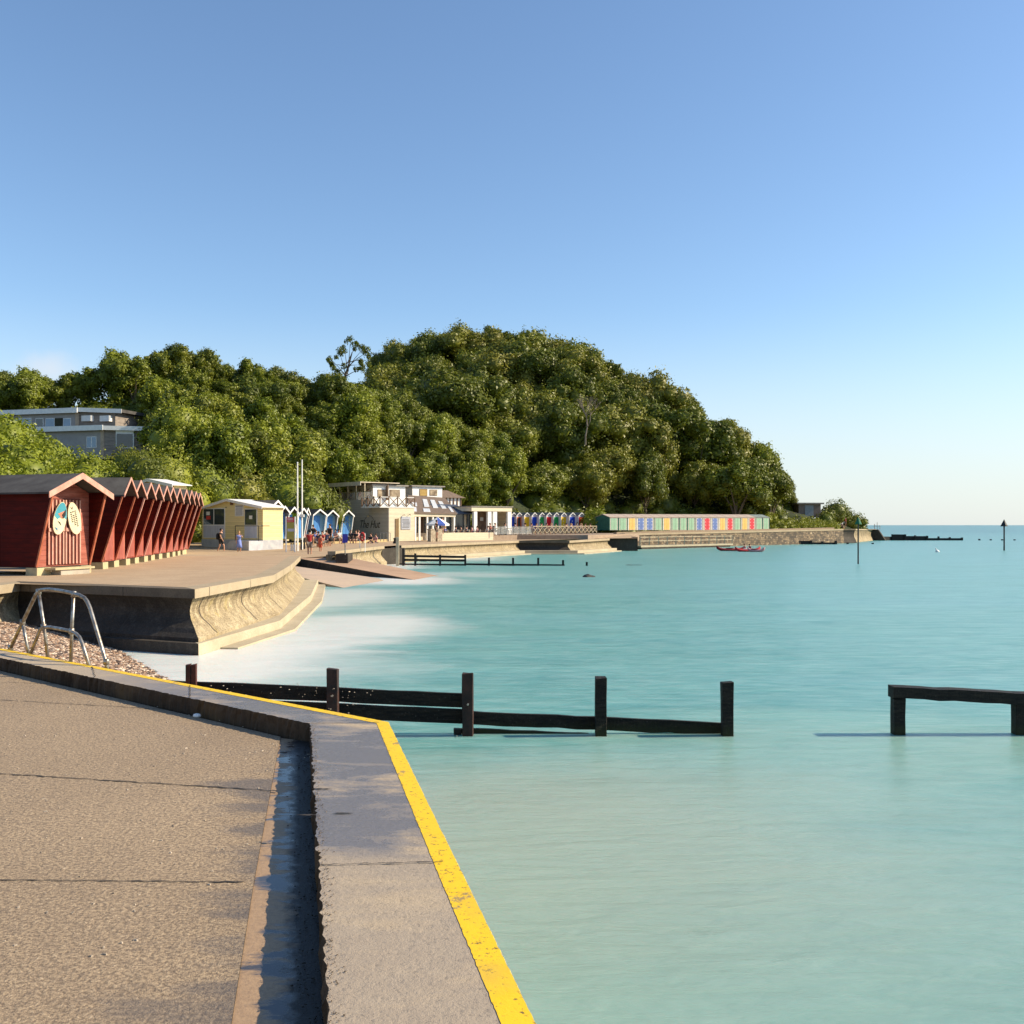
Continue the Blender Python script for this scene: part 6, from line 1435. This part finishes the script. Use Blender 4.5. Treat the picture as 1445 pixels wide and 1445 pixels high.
# diners on the roof terrace
for k,(v,c_) in enumerate([(5.5,Cwh),(7.2,Cred),(9,Cnavy),(11,Cwh),(13,Cpk),(15,Cgr)]):
    q=kw(1.0,v,zg-.15); person('%s topped diner under the beige awning on the cafe roof, %s'%(['white','red','navy','second white','pink','grey'][k],['at the right end','second from the right','third from the right','in the middle','near the left end','at the far left'][k]),'sit',c_,Cgr,HB,(q.x,q.y,q.z),k,1.7)
# ------------------------------------------------------------ the flat roofed house on the hill
Hs=Frame(PX(108,98),98,PX(-60,101)-PX(108,98),3)   # u runs left
HF_=Frame(PX(-80,101),101,PX(147,96)-PX(-80,101),-5)
t=HF_.empty('house','two storey flat roofed house with white fascia boards half hidden by the leafy bank','house')
SB=mat('grey_house_wall',(.36,.34,.33),(.3,.28,.27),sc=2); ST=boards('stone_cladding_house',(.34,.29,.25),(.2,.17,.15),.16,'z')
def hb(name,mt,px0,px1,py0,py1,v0,v1,parent=t):
    m=MB(); r=HF_.pbox(m,px0,px1,py0,py1,v0,v1); return m.build(name,mt,parent),r
# upper storey v from 2; lower from 0
o,(u0,u1,za,zt)=hb('wall',SB,-80,108,585,606,2.0,8.0); o,(a0,a1,b0,b1)=hb('fascia',WHITE,-80,108.5,578.5,585.5,1.6,1.7)
bx('flat_roof',FELT,t,u0-.3,u1+.0,1.7,8.6,zt+.002,zt+.4)
m=MB(); m.prism([(u1+.01,1.7),(u1+4.2,3.15),(u1+4.2,8.5),(u1+.01,8.5)],zt+.003,zt+.32,axis='z'); m.build('flat_roof',FELT,t)
UPR=MB(); UPR.prism([(u1,2.0),(u1+3.6,3.2),(u1+3.6,7.9),(u1,7.9)],za,zt,axis='z'); UPR.build('wall',ST,t)
m=MB(); m.beam((u1+.05,1.62,zt+.22),(u1+4.4,3.1,zt+.1),.08,.42); m.build('fascia',WHITE,t)
def win(px0,px1,py0,py1,v,n=1,g=BGLASS):
    o,r=hb('window',WHITE,px0,px1,py0,py1,v-.06,v-.003)
    for k in range(n): a=r[0]+(r[1]-r[0])*k/n+.06; b_=r[0]+(r[1]-r[0])*(k+1)/n-.06; bx('pane',g,o,a,b_,v-.07,v-.062,r[2]+.06,r[3]-.06)
win(15,44,590,605,2.0,2); win(50,61,590,606,2.0,1,GLASS); win(64,77,590,606,2.0,1); win(89,100,590,606,2.0,1); hb('doorway',mat('olive_dark_door',(.03,.03,.01)),77,88,590,606,1.93,1.997)
m=MB(); 
for k in (0,1): 
    q=u1+.5+k*1.7; vv=2.0+.333*(q-u1)
    m.box(q,q+1.1,vv-.1,vv+.5,za+.6,zt-.35)
m.build('window',WHITE,t)
bx('pier',mat('pale_brick_pier',(.5,.38,.27)),t,u1-.05,u1+.32,1.88,1.99,za,zt)
# lower storey
o,(u0,u1,za,zt)=hb('wall',SB,-80,147,609,650,0,6.5)
m=MB(); d0=Vector((u1,0)); m.prism([(u1+.002,0),(u1+7.2,3.6),(u1+7.2,6),(u1+.002,6)],za,zt-.05,axis='z'); m.build('wall',ST,t)
m=MB(); m.beam((u0-.3,-.4,zt+.12),(u1+.15,-.4,zt+.12),.08,.5); m.beam((u1+.1,-.38,zt+.1),(u1+7.9,3.45,zt+.05),.08,.42); m.build('fascia',WHITE,t)
m=MB(); m.prism([(u0-.3,-.34),(u1+.1,-.34),(u1+7.8,3.55),(u1+7.8,6.6),(u0-.3,6.6)],zt+.004,zt+.3,axis='z'); m.build('flat_roof',FELT,t)
win(122,136,616,632,0,2); bx('pier',mat('pale_brick_pier',(.5,.38,.27)),t,u1-.35,u1+.02,-.1,-.003,za,zt)
m=MB(); m.beam((u1+1.0,.42,za+2.0),(u1+2.5,1.17,za+2.0),.1,1.9); W0=m.build('window',WHITE,t)
m=MB(); m.beam((u1+1.1,.40,za+1.8),(u1+2.4,1.05,za+1.8),.1,1.3); m.build('pane',GLASS,W0)
MB().tube([(u1+4.9,3,zt+.3),(u1+4.9,3,zt+.8)],.08,6).build('flue',WHITE,t)
# dark gabled house in the trees
Gh=Frame(PX(596,170),170,1,.0); t=Gh.empty('house','dark gabled house with white roof edges and a tall blue window, deep in the trees','house')
uw=Gh.upx(634,0); uc=Gh.upx(612,0); zp=Gh.z(559,uc,0); zl=Gh.z(574,0,0); m=MB(); m.prism([(0,zl-5),(uw,zl-5),(uw,zl-1),(uc,zp),(0,zl-.2)],0,6); m.build('wall',mat('dark_house_timber',(.03,.025,.025)),t)
for a,za_ in ((-.1,zl-.2),(uw+.3,zl-1.0)):
    m=MB(); m.beam((uc,-.1,zp+.1),(a,-.1,za_),.2,.22); m.build('bargeboard',WHITE,t); m=MB(); m.beam((uc,3,zp+.14),(a,3,za_+.04),6.3,.12); m.build('roof',FELT,t)
m=MB(); Gh.pbox(m,611,616,563.5,578,-.08,-.003); m.build('window',mat('blue_window',(.3,.45,.65)),t)
print('OBJECTS',len(bpy.data.objects))
